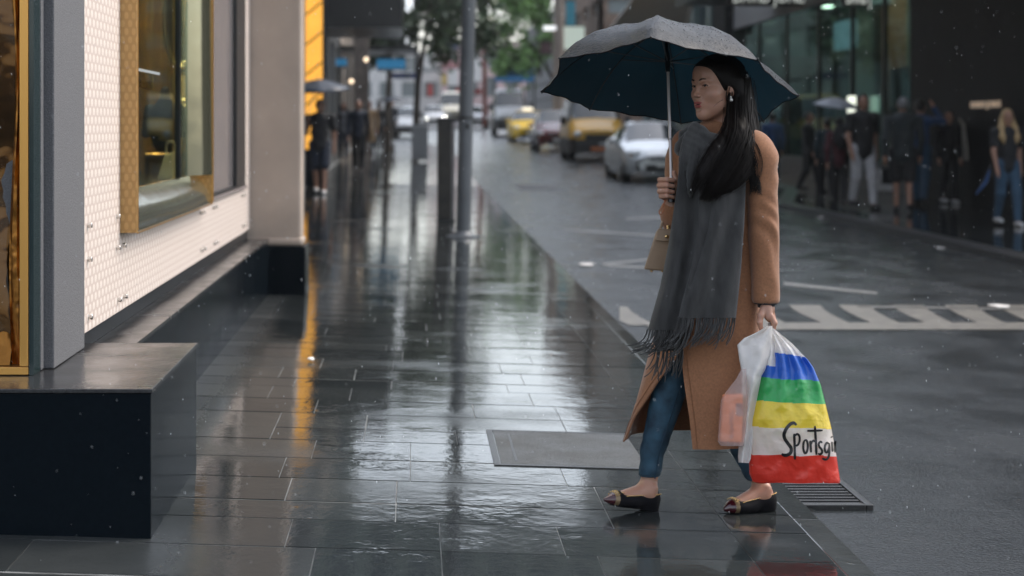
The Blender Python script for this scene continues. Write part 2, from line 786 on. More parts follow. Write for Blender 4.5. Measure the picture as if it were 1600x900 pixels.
mb, slab_val = MB(), []
y = -3.0
while y < 77:
    y1 = min(y + 1.2, 40) if y < 40 else y + 1.2
    z = [z_pave(1.4, y) + .001, z_pave(1.4, y1) + .001]
    b_ = [(1.352, y + .004, z[0]), (1.45, y + .004, z[0] - .004), (1.45, y1 - .004, z[1] - .004), (1.352, y1 - .004, z[1])]
    mb.hexa([(p[0], p[1], p[2] - .2) for p in b_], b_)
    slab_val += [rs.random()] * 8
    y = y1
o = mb.build('kerb', M_KERB, smooth=False, bevel=.004)
a = o.data.attributes.new('slab', 'FLOAT', 'POINT')
a.data.foreach_set('value', slab_val)
kind(o, 'structure')

# far pavement with its kerb (widens behind the parked cars)
edge = [(6.45, -8), (6.45, 33), (8.05, 40), (8.05, 78)]
mb, mk = MB(), MB()
for (xa, ya), (xb, yb) in zip(edge[:-1], edge[1:]):
    mb.poly([(xa + .3, ya, z_far(0, ya)), (14, ya, z_far(0, ya)), (14, yb, z_far(0, yb)), (xb + .3, yb, z_far(0, yb))])
    top = [(xa, ya, z_far(0, ya) + .003), (xa + .298, ya, z_far(0, ya) + .003), (xb + .298, yb, z_far(0, yb) + .003), (xb, yb, z_far(0, yb) + .003)]
    mk.hexa([(p[0], p[1], p[2] - .3) for p in top], top)
kind(mb.build('far_pavement', M_FARPAVE, smooth=False), 'structure')
kind(mk.build('far_kerb', pbr('dark_kerb', (.022, .024, .026), .35, bump=(40, .003)), smooth=False), 'structure')

# painted markings on the road
M_PAINT = pbr('worn_road_paint', (.125, .115, .096), .42, var=(14, .35), bump=(130, .0025))


def paint(name, polys, mat=M_PAINT, dz=.004):
    m = MB()
    for poly in polys:
        pts = [ground(x, y, z_road) for x, y in poly]
        m.poly([(p[0], p[1], p[2] + dz) for p in pts][::-1])
    return kind(m.build(name, mat, smooth=False), 'structure')


zeb = []
top_c = lambda x: 477 + max(0, (1120 - x)) * .012
bot_c = lambda x: 505 + (0 if x > 1230 else (1230 - x) * .012)
for xa in (930, 1030, 1135, 1232, 1310, 1394, 1476, 1560, 1642):
    pts = []
    for t in np.linspace(0, 1, 5):
        pts.append((xa + 52 * t ** 1.4, top_c(xa) + (bot_c(xa) - top_c(xa)) * t))
    pts2 = [(px + 50 - 6 * i / 4, py + .4) for i, (px, py) in enumerate(pts)]
    if xa < 1000:
        pts = [(max(968, p[0]), p[1]) for p in pts]
    zeb.append(pts + pts2[::-1])
paint('crossing_marking', zeb)
strip = [(x, bot_c(x)) for x in (1010, 1120, 1230, 1400, 1660)]
strip2 = [(x, bot_c(x) + 11) for x in (1660, 1400, 1230, 1120, 1020)]
paint('crossing_line', [strip + strip2], dz=.006)
M_PAINT2 = pbr('faded_line_paint', (.13, .128, .12), .4, var=(20, .5), bump=(130, .0025))
paint('lane_line', [[(1225, 441), (1372, 457), (1370, 461), (1224, 446)],
                    [(938, 412), (1040, 402), (1040, 405), (945, 415)], [(940, 413), (1040, 419), (1040, 422), (945, 416.5)],
                    [(975, 341), (1045, 337), (1045, 341), (978, 344)], [(1340, 478), (1600, 482), (1600, 485), (1340, 481)],
                    [(880, 358), (1040, 368), (1040, 371), (884, 361)]], M_PAINT2)
paint('road_patch', [[(800, 289), (850, 288), (880, 296), (815, 298)]], pbr('tar_patch', (.01, .011, .012), .55, bump=(60, .004)), dz=.005)

# ================================================================ stone, metal and glass used by the buildings
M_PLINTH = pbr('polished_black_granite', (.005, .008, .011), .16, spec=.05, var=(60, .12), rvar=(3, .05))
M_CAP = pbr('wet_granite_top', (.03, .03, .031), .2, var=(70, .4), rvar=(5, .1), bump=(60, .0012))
M_COLUMN = pbr('warm_sandstone', (.43, .35, .285), .62, var=(2.2, .12), bump=(120, .0012))
M_PILASTER = pbr('grey_sandstone', (.125, .125, .13), .72, var=(160, .2), bump=(170, .003))
M_BLACK = pbr('black_metal', (.012, .014, .016), .3)
M_CHROME = pbr('brushed_steel', (.62, .6, .57), .22, metal=1)
M_GOLD = pbr('polished_brass', (.72, .4, .12), .14, metal=1, rvar=(4, .08), bump=(2.2, .02))
M_GOLDEDGE = pbr('brass_edge', (.62, .33, .09), .3, metal=.85)
M_SHOPGLASS = glass_mat('shop_glass', (.72, .82, .8), .75, refl=.4)
M_DARKGLASS = glass_mat('smoked_glass', (.45, .55, .55), .3)


def lattice(name, c1, c2, metal=0.0, rough=.45, pw=.03, ph=.078, plane='YZ'):
    """staggered lattice of tall lozenges woven into the panel"""
    m = bpy.data.materials.new(name)
    N, L = nodes_of(m)
    b = N['Principled BSDF']
    b.inputs['Roughness'].default_value = rough
    b.inputs['Metallic'].default_value = metal
    tc = N.new('ShaderNodeTexCoord')
    sp = N.new('ShaderNodeSeparateXYZ')
    L.new(tc.outputs['Object'], sp.inputs[0])

    def f(op, a, c=None):
        x = N.new('ShaderNodeMath')
        x.operation = op
        for i, v in enumerate((a, c)):
            if v is None:
                continue
            if isinstance(v, (int, float)):
                x.inputs[i].default_value = v
            else:
                L.new(v, x.inputs[i])
        return x.outputs[0]
    u, v = sp.outputs[plane[0]], sp.outputs[plane[1]]
    cu_ = f('COSINE', f('MULTIPLY', u, 2 * math.pi / pw))
    cv_ = f('COSINE', f('MULTIPLY', v, 2 * math.pi / ph))
    s_ = f('ADD', f('MULTIPLY', cu_, cv_), f('MULTIPLY', f('COSINE', f('MULTIPLY', v, 4 * math.pi / ph)), .25))
    r = N.new('ShaderNodeValToRGB')
    r.color_ramp.elements[0].position = .42
    r.color_ramp.elements[1].position = .6
    r.color_ramp.elements[0].color = (*c1, 1)
    r.color_ramp.elements[1].color = (*c2, 1)
    mr = N.new('ShaderNodeMapRange')
    mr.inputs['From Min'].default_value = -1
    mr.inputs['From Max'].default_value = 1
    L.new(s_, mr.inputs['Value'])
    L.new(mr.outputs[0], r.inputs['Fac'])
    L.new(r.outputs[0], b.inputs['Base Color'])
    bp = N.new('ShaderNodeBump')
    bp.inputs['Distance'].default_value = .001
    L.new(mr.outputs[0], bp.inputs['Height'])
    L.new(bp.outputs[0], b.inputs['Normal'])
    return m


M_PANEL = lattice('blush_lattice_panel', (.66, .545, .475), (.84, .745, .67), pw=.085, ph=.07)
M_BRASSLAT = lattice('brass_lattice', (.40, .235, .085), (.49, .30, .115), metal=.35, rough=.38, plane='XZ', pw=.032, ph=.07)

# ================================================================ corner shop, left
shop = thing('shop_building', 'pale shop front on a black granite plinth with blush lattice panels and brass framed windows', 'shop', (-1.27, 6.0, .05))
PX = -1.265
m = MB()
m.box(-3.2, -.845, 5.99, 7.25, -.1, .53)
m.build('plinth', M_PLINTH, shop, smooth=False, bevel=.004)
m = MB()
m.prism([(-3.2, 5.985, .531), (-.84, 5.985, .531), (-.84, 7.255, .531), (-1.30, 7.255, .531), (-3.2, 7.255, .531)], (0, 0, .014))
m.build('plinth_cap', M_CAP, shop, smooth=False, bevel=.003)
m = MB()
m.box(-1.6, -1.113, 7.26, 14.33, -.1, .505)
m.build('plinth', M_PLINTH, shop, smooth=False, bevel=.004)
m = MB()
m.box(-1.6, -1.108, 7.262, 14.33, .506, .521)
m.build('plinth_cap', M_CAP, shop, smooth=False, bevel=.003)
m = MB()
m.box(-1.6, -.83, 14.335, 14.86, -.1, .46)
m.build('column_base', M_PLINTH, shop, smooth=False, bevel=.01)
m = MB()
m.box(-1.6, -.868, 14.42, 14.79, .46, 9.0)
m.box(-1.6, -.855, 14.40, 14.81, .4605, .52)
m.build('column', M_COLUMN, shop, smooth=False, bevel=.02)
m = MB()
m.box(-1.75, -1.25, 6.47, 7.07, .546, 9.0)
m.box(-1.75, -1.285, 6.42, 6.469, .546, 9.0)
m.build('pilaster', M_PILASTER, shop, smooth=False, bevel=.006)
# lattice wall cut round the two windows (bottom .94)
m = MB()
m.box(-1.6, PX, 7.10, 8.02, .594, 9)
m.box(-1.6, PX, 8.02, 14.40, .594, .94)
m.box(-1.6, PX, 14.0, 14.40, .9401, 9)
m.box(-1.6, PX, 8.02, 14.0, 4.2, 9)
m.box(-1.325, PX, 11.1, 11.16, .9401, 4.2)
pan = m.build('lattice_panel', M_PANEL, shop, smooth=False)
m = MB()
m.box(-1.6, -1.285, 7.10, 14.40, .522, .5935)
m.build('panel_footing', M_BLACK, shop, smooth=False)
m = MB()
m.box(-1.62, PX + .002, 7.072, 7.098, .546, 9)
m.build('panel_edge', M_BLACK, shop, smooth=False)
for (x, y) in ((137, 352), (137, 405), (138, 495), (182, 338), (182, 387), (184, 468), (312, 333), (313, 391), (332, 325), (333, 380), (377, 306), (378, 353), (389, 275), (390, 345)):
    Yb = F_PX * -PX / (CX - x)
    Zb = CAMH - (y - HY) * Yb / F_PX
    for dy in ((0,) if x < 150 else (0, .16)):
        m = MB()
        m.cyl((PX - .002, Yb + dy, Zb), (1, 0, 0), .011, .02, 14)
        m.build('bolt', M_CHROME, pan, bevel=.002)
# projecting brass window box
BX = -1.192
fr = None
for ya, yb in ((8.02, 8.05), (11.07, 11.1)):
    m = MB()
    m.box(-1.62 if ya < 9 else -1.325, BX - (.004 if ya > 9 else 0), ya, yb, .93, 4.3)
    m.build('window_reveal', M_BRASSLAT, shop, smooth=False, bevel=.002)
M_SMOKE = pbr('smoked_mirror_steel', (.2, .2, .14), .14, metal=.75, bump=(1.6, .006))
m = MB()
# wavy mirror frame: bottom rail and far stile, polished
ny = 26
P = np.array([[(BX - .012 - .1 * t * t + .003 * math.sin(2.2 * yy + 2 * t), yy, .932 + .17 * t) for yy in np.linspace(8.051, 11.069, ny)] for t in np.linspace(0, 1, 6)])
m.grid(P[:, ::-1])
P = np.array([[(BX - .006 - .12 * t * t + .004 * math.sin(2 * zz + 2 * t), 11.069 - .27 * t, zz) for zz in np.linspace(1.102, 4.3, ny)] for t in np.linspace(0, 1, 6)])
m.grid(P)
m.build('window_frame', M_SMOKE, shop)
m = MB()
m.box(BX - .004, BX + .001, 8.052, 11.068, .926, .9315)
m.box(BX - .006, BX + .002, 11.07, 11.098, .94, 4.3)
m.box(BX - .006, BX + .002, 8.045, 8.056, .94, 4.3)
m.build('frame_edge', M_GOLDEDGE, shop, smooth=False)
m = MB()
m.box(-1.315, -1.31, 8.05, 10.80, 1.105, 4.2)
g1 = m.build('window_pane', M_SHOPGLASS, shop, smooth=False)
m = MB()
m.box(-1.32, -1.295, 10.33, 10.36, 1.1, 4.2)
m.build('window_mullion', M_BLACK, shop, smooth=False)
m = MB()
V, Fs = text_mesh('NEW COLLECTION', .052, .0005)
V = np.array([(-1.3085, 8.84 + v[0] * 1.15, 1.575 + v[1]) for v in V])
m.add(V, Fs)
m.box(-1.309, -1.3082, 8.7, 9.6, 1.655, 1.668)
m.build('window_lettering', pbr('white_vinyl', (.35, .38, .38), .5), g1, smooth=False)
# niche behind the window
m = MB()
m.box(-2.35, -2.3, 8.0, 14.2, .9, 4.2)
m.box(-2.3, -1.33, 14.0, 14.05, .9, 4.2)
m.box(-2.3, -1.33, 8.0, 8.03, .9, 4.2)
m.box(-2.3, -1.33, 8.03, 14.0, 1.0, 1.06)
m.build('window_niche', pbr('dark_niche', (.045, .05, .043), .25, var=(1.2, .5)), shop, smooth=False)
m = MB()
m.box(-1.72, -1.62, 13.2, 13.25, 1.07, 1.75)
m.box(-1.60, -1.56, 13.3, 13.34, 1.85, 2.5)
m.build('added_glow_panel', pbr('amber_glow_fill', (.5, .3, .08), .3, emit=((1, .62, .18), .22), var=(3, .4)), shop, smooth=False)  # added glowing panel that gives the display its amber light
m = MB()
m.grid(np.array([[(-2.25 + .92 * i / 60, 13.7 + .05 * math.sin(i * .8) + .02 * math.sin(i * .31 + 1), 1.06 + 3.0 * j / 12) for j in range(13)] for i in range(61)]))
m.build('gold_reflection_sheet', pbr('reflection_gold', (.6, .38, .1), .3, metal=.7, bump=(5, .02)), shop)  # added wavy gold sheet in place of gold reflections
m = MB()
m.box(-2.2, -1.4, 8.6, 13.5, 4.1, 4.15)
m.build('added_fill_panel', pbr('fill_panel_glow', (1, .85, .6), .4, emit=((1, .82, .55), 14)), shop, smooth=False)  # glowing panel out of view, added to brighten the niche
# second window
m = MB()
m.box(-1.30, -1.29, 11.16, 13.99, .96, 4.2)
m.build('window_pane', pbr('grey_reflection_pane', (.22, .2, .2), .1, rvar=(1.5, .06), bump=(2, .004)), shop, smooth=False)  # grey base colour stands in for pale light reflected in the glass
m = MB()
m.box(-1.6, PX + .004, 11.16, 13.99, .9405, .959)
m.box(-1.325, PX + .004, 13.3, 13.99, .9591, 4.2)
m.build('window_frame', M_BLACK, shop, smooth=False)
m = MB()
m.box(-1.6, PX + .02, 11.17, 13.99, .925, .9402)
m.build('window_sill', pbr('taupe_sill', (.24, .2, .19), .5), shop, smooth=False)
# brass showcase facing the crossing
m = MB()
m.box(-3.0, -1.305, 6.30, 6.45, .546, .575)
m.box(-1.335, -1.305, 6.296, 6.45, .575, 5)
m.build('showcase_frame', M_GOLDEDGE, shop, smooth=False, bevel=.004)
m = MB()
P = np.array([[(-1.372 + .03 * i / 5 - .012 * math.sin(j * .31) * (i < 3), 6.355 + .01 * math.sin(i * 1.1 + j * .23), .576 + 4 * j / 60) for j in range(61)] for i in range(6)])
m.grid(P)
P = np.array([[(-1.46 + .085 * i / 8, 6.33 + .05 * j / 8, .577 + .11 * (j / 8) * (.4 + .6 * math.sin(1.9 * i / 8 + .4))) for j in range(9)] for i in range(9)])
m.grid(P)
m.build('showcase_foil', pbr('gold_foil', (.3, .13, .03), .32, metal=1, bump=(6, .03)), shop)
m = MB()
nu, nv = 26, 70
P = np.array([[(-2.6 + 1.262 * i / nu, 6.40 + .03 * math.sin(2.6 * j * .12 + 5 * i / nu) * math.sin(7 * i / nu + .9 * j * .1) - .035 * math.exp(-((i / nu - .86) / .06) ** 2) * (1 + .4 * math.sin(j * .35)), .576 + 4 * j / nv) for j in range(nv + 1)] for i in range(nu + 1)])
m.grid(P)
m.build('showcase_lining', pbr('crumpled_bronze', (.085, .04, .012), .12, metal=.9, bump=(3, .05), coat=.3), shop)
m = MB()
m.box(-1.304, -1.288, 6.305, 6.415, .546, 5)
m.build('showcase_side', pbr('teal_side_glass', (.02, .035, .035), .06), shop, smooth=False)
m = MB()
m.box(-14, -1.27, 6.48, 17.0, 9.0, 13)
m.box(-14, -1.62, 6.6, 17.0, 5.0, 9.0)
m.box(-14, -2.36, 6.6, 17.0, .1, 5.0)
m.build('upper_wall', pbr('upper_stone', (.27, .25, .23), .7, var=(1, .2)), shop, smooth=False)
for k in range(1):
    for j in range(4):
        m = MB()
        m.box(-1.269, -1.25, 7.2 + 2.5 * j, 8.9 + 2.5 * j, 9.8, 12.2)
        m.build('upper_window', pbr('upper_pane', (.05, .07, .08), .1) if k + j == 0 else bpy.data.materials['upper_pane'], shop, smooth=False)

# added objects standing in for the gold reflections in the window
YD = 12.4
t = thing('reflection_dish', 'added oval brass dish standing in for a gold reflection in the shop window', 'mirror', tuple(at(284, 40, YD)))
c = at(284, 32, YD)
m = MB()
m.ball(c, (.11, .04, .3), 24, 14)
m.build('dish', pbr('olive_gold', (.62, .5, .22), .12, metal=1, bump=(4, .02)), t)
m = MB()
m.tube([c + [.115 * math.cos(a), -.02, .31 * math.sin(a)] for a in np.linspace(0, 2 * math.pi, 40)], .014, 8)
m.build('rim', pbr('pale_gold', (.75, .6, .28), .2, metal=.9), t)
t = thing('reflection_ring', 'added pale gold ring shape standing in for a reflection in the shop window', 'ornament', tuple(at(288, 170, YD)))
c = at(288, 132, YD)
m = MB()
for q in (1, .7):
    m.tube([c + [.075 * q * math.cos(a), 0, .15 * q * math.sin(a)] for a in np.linspace(0, 2 * math.pi, 36)], .016, 8)
m.build('ring', bpy.data.materials['pale_gold'], t)
m = MB()
m.cyl((c[0], YD, 1.061), (0, 0, 1), .02, c[2] - .15 - 1.061, 12)
m.cyl((c[0], YD, 1.061), (0, 0, 1), .1, .02, 20)
m.build('stand', M_GOLDEDGE, t)
YD = 12.0
c = at(258, 190, YD)
t = thing('reflection_torso', 'added dark torso form and gold block standing in for reflections in the shop window', 'display form', (c[0], YD, 1.061))
s = SDF(c - [.25, .2, .28], c + [.25, .2, .3], .011)
s.ell(c, (.1, .08, .15), k=.02).ell(c - [0, 0, .1], (.085, .07, .12), k=.04).cone(c + [0, 0, .12], c + [0, 0, .2], .035, .03, .03).cone(c + [.1, 0, .08], c + [.12, -.04, -.08], .035, .028, .02).cone(c + [-.1, 0, .08], c + [-.12, -.04, -.08], .035, .028, .02)
m = sdf_add(MB(), s)
m.build('torso', pbr('black_cloth', (.012, .012, .014), .7), t)
m = MB()
m.box(c[0] - .12, c[0] + .12, YD - .1, YD + .1, 1.061, c[2] - .2)
m.build('block', M_GOLD, t, smooth=False, bevel=.01)
t = thing('reflection_bag', 'added cream bag shape standing in for a reflection low in the shop window', 'bag', tuple(at(262, 262, 11.6)))
c = at(262, 268, 11.6)
m = MB()
m.hexa([c + [-.06, -.04, -.05], c + [.06, -.04, -.05], c + [.06, .04, -.05], c + [-.06, .04, -.05]], [c + [-.02, -.02, .1], c + [.05, -.02, .13], c + [.05, .02, .13], c + [-.02, .02, .1]])
m.build('body', pbr('cream_leather', (.55, .47, .3), .45), t, smooth=False, bevel=.012)
m = MB()
m.tube(smooth_curve([c + [-.01, 0, .1], c + [0, 0, .18], c + [.04, 0, .18], c + [.045, 0, .13]], 12), .006, 6)
m.build('handle', bpy.data.materials['cream_leather'], t)
# ================================================================ buildings along the street


def building(name, label, x0, x1, y0, y1, z0, z1, wall, glass, faces, group=None, recess=.22):
    """faces: list of (side, bays, floors, z_first, pier, spandrel)"""
    t = thing(name, label, 'building', ((x0 + x1) / 2, (y0 + y1) / 2, z0), group=group)
    q = recess + .06
    m = MB()
    sides = {f[0] for f in faces}
    m.box(x0 + (q if 'W' in sides else 0), x1 - (q if 'E' in sides else 0), y0 + (q if 'S' in sides else 0), y1, z0, z1)
    panes = []
    for side, bays, floors, zf, pier, span in faces:
        a0, a1 = (y0, y1) if side in 'EW' else (x0, x1)
        bw = (a1 - a0) / bays
        fh = (z1 - zf) / floors

        def bx(mm, u0, u1, za, zb, d0, d1):
            if side == 'E':
                mm.box(x1 - d1, x1 - d0, u0, u1, za, zb)
            elif side == 'W':
                mm.box(x0 + d0, x0 + d1, u0, u1, za, zb)
            else:
                mm.box(u0, u1, y0 + d0, y0 + d1, za, zb)
        for b in range(bays + 1):
            u = a0 + b * bw
            bx(m, max(a0, u - pier / 2), min(a1, u + pier / 2), z0, z1 - .003, 0, q)
        for f in range(floors + 1):
            zz = zf + f * fh
            bx(m, a0 + .003, a1 - .003, zz - span / 2, min(z1 - .006, zz + span / 2), .03, q - .004)
        for f in range(floors):
            for b in range(bays):
                g = MB()
                bx(g, a0 + b * bw + pier / 2 - .02, a0 + (b + 1) * bw - pier / 2 + .02, zf + f * fh + span / 2 - .02, zf + (f + 1) * fh - span / 2 + .02, recess, recess + .04)
                panes.append(g)
    m.build('wall', wall, t, smooth=False)
    for g in panes[:100]:
        g.build('window', glass, t, smooth=False)
    return t


W_GREY = pbr('grey_render', (.2, .2, .2), .7, var=(.7, .25))
W_DARK = pbr('dark_cladding', (.12, .125, .125), .5, var=(.8, .3))
W_BEIGE = pbr('beige_render', (.36, .31, .26), .7, var=(.6, .2))
W_PALE = pbr('pale_render', (.75, .73, .7), .7, var=(.6, .15))
W_GREEN = pbr('greygreen_panel', (.16, .19, .17), .5, var=(.4, .25))
W_BROWN = pbr('brown_brick', (.2, .135, .1), .75, var=(3, .3))
W_PINK = pbr('pink_render', (.78, .58, .56), .7, var=(.6, .15))
W_TEAL = pbr('teal_panel', (.11, .16, .155), .35, var=(.5, .3))
G_BLUE = pbr('office_glass', (.04, .055, .065), .06)
G_PALE = pbr('pale_pane', (.25, .28, .28), .1)  # plain pale pane colour

building('grey_building', 'grey masonry building next along the left pavement beyond the sandstone column', -14, -1.75, 17.1, 30, -.3, 12, W_GREY, G_BLUE, [('E', 4, 3, 1.2, 1.0, .9)])
building('dark_building', 'dark clad building with blue shop signs further along the left pavement', -14, -2.15, 30.1, 55, -.3, 11, W_DARK, G_BLUE, [('E', 7, 3, .6, .7, .8)])
building('beige_building', 'beige rendered building at the end of the left pavement before the cross street', -14, -2.3, 55.1, 76, -.3, 12, W_BEIGE, G_BLUE, [('E', 6, 3, .8, .8, .9), ('S', 4, 3, .8, .8, .9)])
building('far_left_building', 'low grey block across the side street on the left', -30, -4.0, 104, 150, .3, 11, W_GREY, G_PALE, [('E', 6, 3, 2, 1.6, 1.4), ('S', 8, 3, 2, 1.0, 1.2)])
building('white_shop_building', 'white fronted building with round sign closing the far end of the street', -9, 3.2, 205, 222, 1.0, 9.5, W_PALE, G_PALE, [('S', 5, 2, 4, .9, 1.1)])
building('pink_shop_building', 'pink fronted building with red signs closing the far end of the street', 3.3, 14, 203, 222, 1.0, 10.5, W_PINK, G_PALE, [('S', 5, 2, 4, 1.0, 1.1)])
building('sky_blocker_green_tower', 'added grey green tower behind the street end, holding sky out of paving reflections', -44, -5.5, 262, 290, 1, 70, W_GREEN, G_BLUE, [('S', 9, 9, 8, 1.6, 2.6)])  # placed to block sky mirrored in the paving, leaving a central gap
building('sky_blocker_slate_tower', 'added slate tower behind the pink shop building, limiting sky in wet reflections', 30, 60, 255, 290, 1, 80, W_DARK, G_BLUE, [('S', 9, 10, 8, 1.6, 2.2)])  # hidden tower added as right edge of the reflected sky gap
building('sky_blocker_bridge', 'made-up unseen bridge block high over the street, blocking sky from wet paving', -16, 18, 130, 140, 27, 35, W_GREEN, G_BLUE, [('S', 12, 1, 28.5, 1.2, 2.4)])  # out of view, added to block high sky in the near paving reflection
building('brown_block', 'brown brick block on the right side of the street beyond the parked vans', 9.6, 26, 96, 125, .2, 14, W_BROWN, G_PALE, [('W', 6, 6, 3, 1.2, 1.1), ('S', 4, 6, 3, 1.0, 1.1)])
building('pale_block', 'pale grey block with teal panels on the right far up the street', 11.5, 30, 126, 190, .3, 11, W_GREY, G_PALE, [('W', 8, 6, 3, 1.4, 1.2), ('S', 4, 6, 3, 1, 1.2)])
building('teal_building', 'teal grey building beyond the department store under the ribbed glass canopy', 9.9, 26, 58.6, 80, -.3, 10, W_TEAL, G_BLUE, [('W', 6, 3, 1, .6, .8), ('S', 3, 3, 1, .8, .8)])

# signs and boards on the far shop fronts
sg = lambda n, col, e=None: pbr(n, col, .5, emit=e)
S_RED, S_WHITE, S_PINK, S_YEL, S_BLUE, S_CYAN = (sg('red_board', (.5, .05, .04)), sg('white_board', (.8, .78, .74)), sg('pink_board', (.75, .35, .36)),
                                                 sg('yellow_board', (.7, .5, .15)), sg('blue_board', (.08, .16, .45)), sg('cyan_board', (.04, .28, .5), ((.06, .35, .7), .08)))


def sign_board(x0, y0, x1, y1, Y, mat, label, cat='sign', depth=.3, name='sign_board', group=None):
    a, b = at(x0, y0, Y), at(x1, y1, Y)
    t = thing(name, label, cat, tuple(a), group=group)
    m = MB()
    m.box(a[0], b[0], Y - depth, Y, b[2], a[2])
    m.build('board', mat, t, smooth=False)
    e = .02 * Y / 40
    for zz in (b[2] - e, a[2] + .001):
        m = MB()
        m.box(a[0] - e, b[0] + e, Y - depth - .02, Y + .01, zz, zz + e)
        m.build('rail', M_BLACK, t, smooth=False)
    return t


sign_board(690, 96, 728, 106, 200, S_PINK, 'long pink sign over a shop at the far end of the street')
sign_board(712, 138, 738, 146, 196, S_RED, 'low red awning board above the distant traffic')
sign_board(742, 140, 752, 146, 150, S_RED, 'small bright red board just right of the steel pole')
sign_board(700, 108, 716, 134, 199, S_WHITE, 'white upright sign board on the distant shop fronts')
sign_board(690, 116, 698, 132, 199.4, S_YEL, 'small yellow upright board on the distant shop fronts')
sign_board(668, 132, 676, 150, 199.2, S_RED, 'slim red upright banner on the white distant shop front')
sign_board(676, 62, 697, 76, 201, S_RED, 'dull red board under the dark tree crown far up the street')
sign_board(702, 62, 716, 74, 201, S_BLUE, 'blue board under the dark tree crown far up the street')
sign_board(738, 92, 752, 128, 199, S_WHITE, 'white panel right of the steel pole on the distant shops')
t = thing('round_sign', 'round white sign high on the distant white shop front', 'sign', tuple(at(672, 96, 202)))
m = MB()
c = at(672, 96, 202)
m.cyl(c, (0, -1, 0), .82, .25, 28)
m.build('disc', S_WHITE, t)
m = MB()
m.cyl(c + np.array([0, -.252, 0]), (0, -1, 0), .3, .03, 20)
m.build('emblem', pbr('grey_emblem', (.3, .3, .28), .5), t)

sign_board(590, 94, 633, 109, 54.5, S_CYAN, 'bright blue shop sign on the left under the dark awning', depth=1.0)
sign_board(517, 93, 542, 104, 54.6, S_CYAN, 'small pale blue shop sign left of the stone pier', depth=.8)
t = thing('shop_awning', 'thin dark awning slab over the blue shop signs on the left', 'awning', (-1.8, 58, 3.7))
m = MB()
m.box(-2.4, .1, 56, 60, 3.66, 3.8)
m.build('slab', M_BLACK, t, smooth=False)
for yy in (56.5, 59.5):
    m = MB()
    m.tube([(-2.1, yy, 4.8), (-.1, yy, 3.8)], .025, 6)
    m.build('stay_rod', M_BLACK, t)
t = thing('hanging_awning', 'deep black awning box hanging over the left pavement at the top of the picture', 'awning', (-1.7, 40, 3.45))
m = MB()
m.box(-2.1, -.22, 38, 43, 3.42, 5.3)
m.build('box', M_BLACK, t, smooth=False)
m = MB()
m.box(-2.1, -.2, 37.97, 37.998, 3.4, 3.5)
m.build('edge_trim', M_BLACK, t, smooth=False)
t = thing('light_banner', 'tall white light box hanging right of the black awning on the left side', 'sign', tuple(at(641, 60, 70)))
m = MB()
a, b = at(634, 82, 70), at(645, -30, 70)
m.box(a[0], b[0], 69.7, 70, a[2], b[2])
m.build('panel', pbr('white_light_panel', (.7, .72, .72), .4, emit=((.9, .95, 1), .5)), t, smooth=False)
m = MB()
m.box(a[0] - .04, b[0] + .04, 69.75, 70.05, a[2] - .06, a[2] - .001)
m.build('bottom_rail', M_BLACK, t, smooth=False)
t = thing('stone_pier', 'square grey brown stone pier standing at the edge of the left shops', 'pier', (-1.5, 54.2, grade(54)))
m = MB()
m.box(-1.71, -1.28, 54, 54.4, grade(54) - .1, 4.6)
m.box(-1.75, -1.24, 53.96, 54.44, grade(54) - .1, grade(54) + .45)
m.build('shaft', pbr('pier_stone', (.2, .165, .14), .7, var=(4, .3)), t, smooth=False)
m = MB()
m.box(-1.79, -1.2, 53.9, 54.5, 4.6, 4.8)
m.build('capital', bpy.data.materials['pier_stone'], t, smooth=False)
for (x, y, lab) in ((572, 93, 'warm lit globe lamp beside the stone pier on the left'), (549, 127, 'small pale lit globe lamp low beside the stone pier')):
    c = at(x, y, 53.2)
    t = thing('globe_lamp', lab, 'lamp', tuple(c))
    m = MB()
    m.ball(c, .06, 14, 10)
    m.build('globe', pbr('globe_glow', (.9, .8, .65), .4, emit=((1, .75, .5), 1.0)), t)
    m = MB()
    m.tube([c + [0, 0, .08], c + [0, .05, .2], c + [-.05, .45, .22]], .014, 6)
    m.build('bracket', M_BLACK, t)

# gold showcase on the next shop, left
t = thing('gold_display_case', 'tall glowing gold display case with dark diagonal bars past the sandstone column', 'display case', (-1.97, 37, 1.0))
m = MB()
m.box(-2.14, -1.80, 37.02, 38.2, .92, 5.4)
m.build('panel', pbr('lit_amber_panel', (.8, .42, .06), .4, emit=((1.0, .45, .06), .42), var=(1.4, .3)), t, smooth=False)
m = MB()
m.box(-1.799, -1.765, 36.985, 38.21, .92, 5.4)
m.build('frame', M_BLACK, t, smooth=False)
for k in range(6):
    m = MB()
    z = 1.3 + .6 * k
    m.tube([(-2.13, 37.0, z - .1), (-1.81, 37.0, z + .16)], .018, 6)
    m.build('bar', M_BLACK, t)
m = MB()
m.box(-2.14, -1.76, 36.98, 38.22, .0, .919)
m.build('plinth', M_PLINTH, t, smooth=False)

# ================================================================ department store, right
XR = 9.7
store = thing('department_store', 'black and glass department store with lit windows along the right pavement', 'shop', (XR, 40, -.1))
M_BLACKWALL = pbr('black_stone_wall', (.005, .006, .007), .5, var=(1.2, .3), spec=.12)
m = MB()
m.box(XR, 22, 24, 36.2, -.3, 9.5)
bw = m.build('black_wall', M_BLACKWALL, store, smooth=False)
m = MB()
m.box(XR + 3.6, 22, 36.2, 58.5, -.3, 5.2)
m.box(XR, 22, 36.2, 58.5, 5.2, 9.5)
m.build('upper_wall', pbr('charcoal_cladding', (.035, .038, .04), .5), store, smooth=False)
m = MB()
m.box(XR + .004, XR + .3, 36.21, 56.2, 4.3, 5.199)
m.build('fascia', pbr('grey_fascia', (.26, .26, .26), .5, var=(.8, .1)), store, smooth=False)
m = MB()
m.box(XR, XR + .35, 36.21, 56.2, -.3, .62)
m.build('stall_riser', pbr('dark_riser', (.03, .034, .036), .3), store, smooth=False)
m = MB()
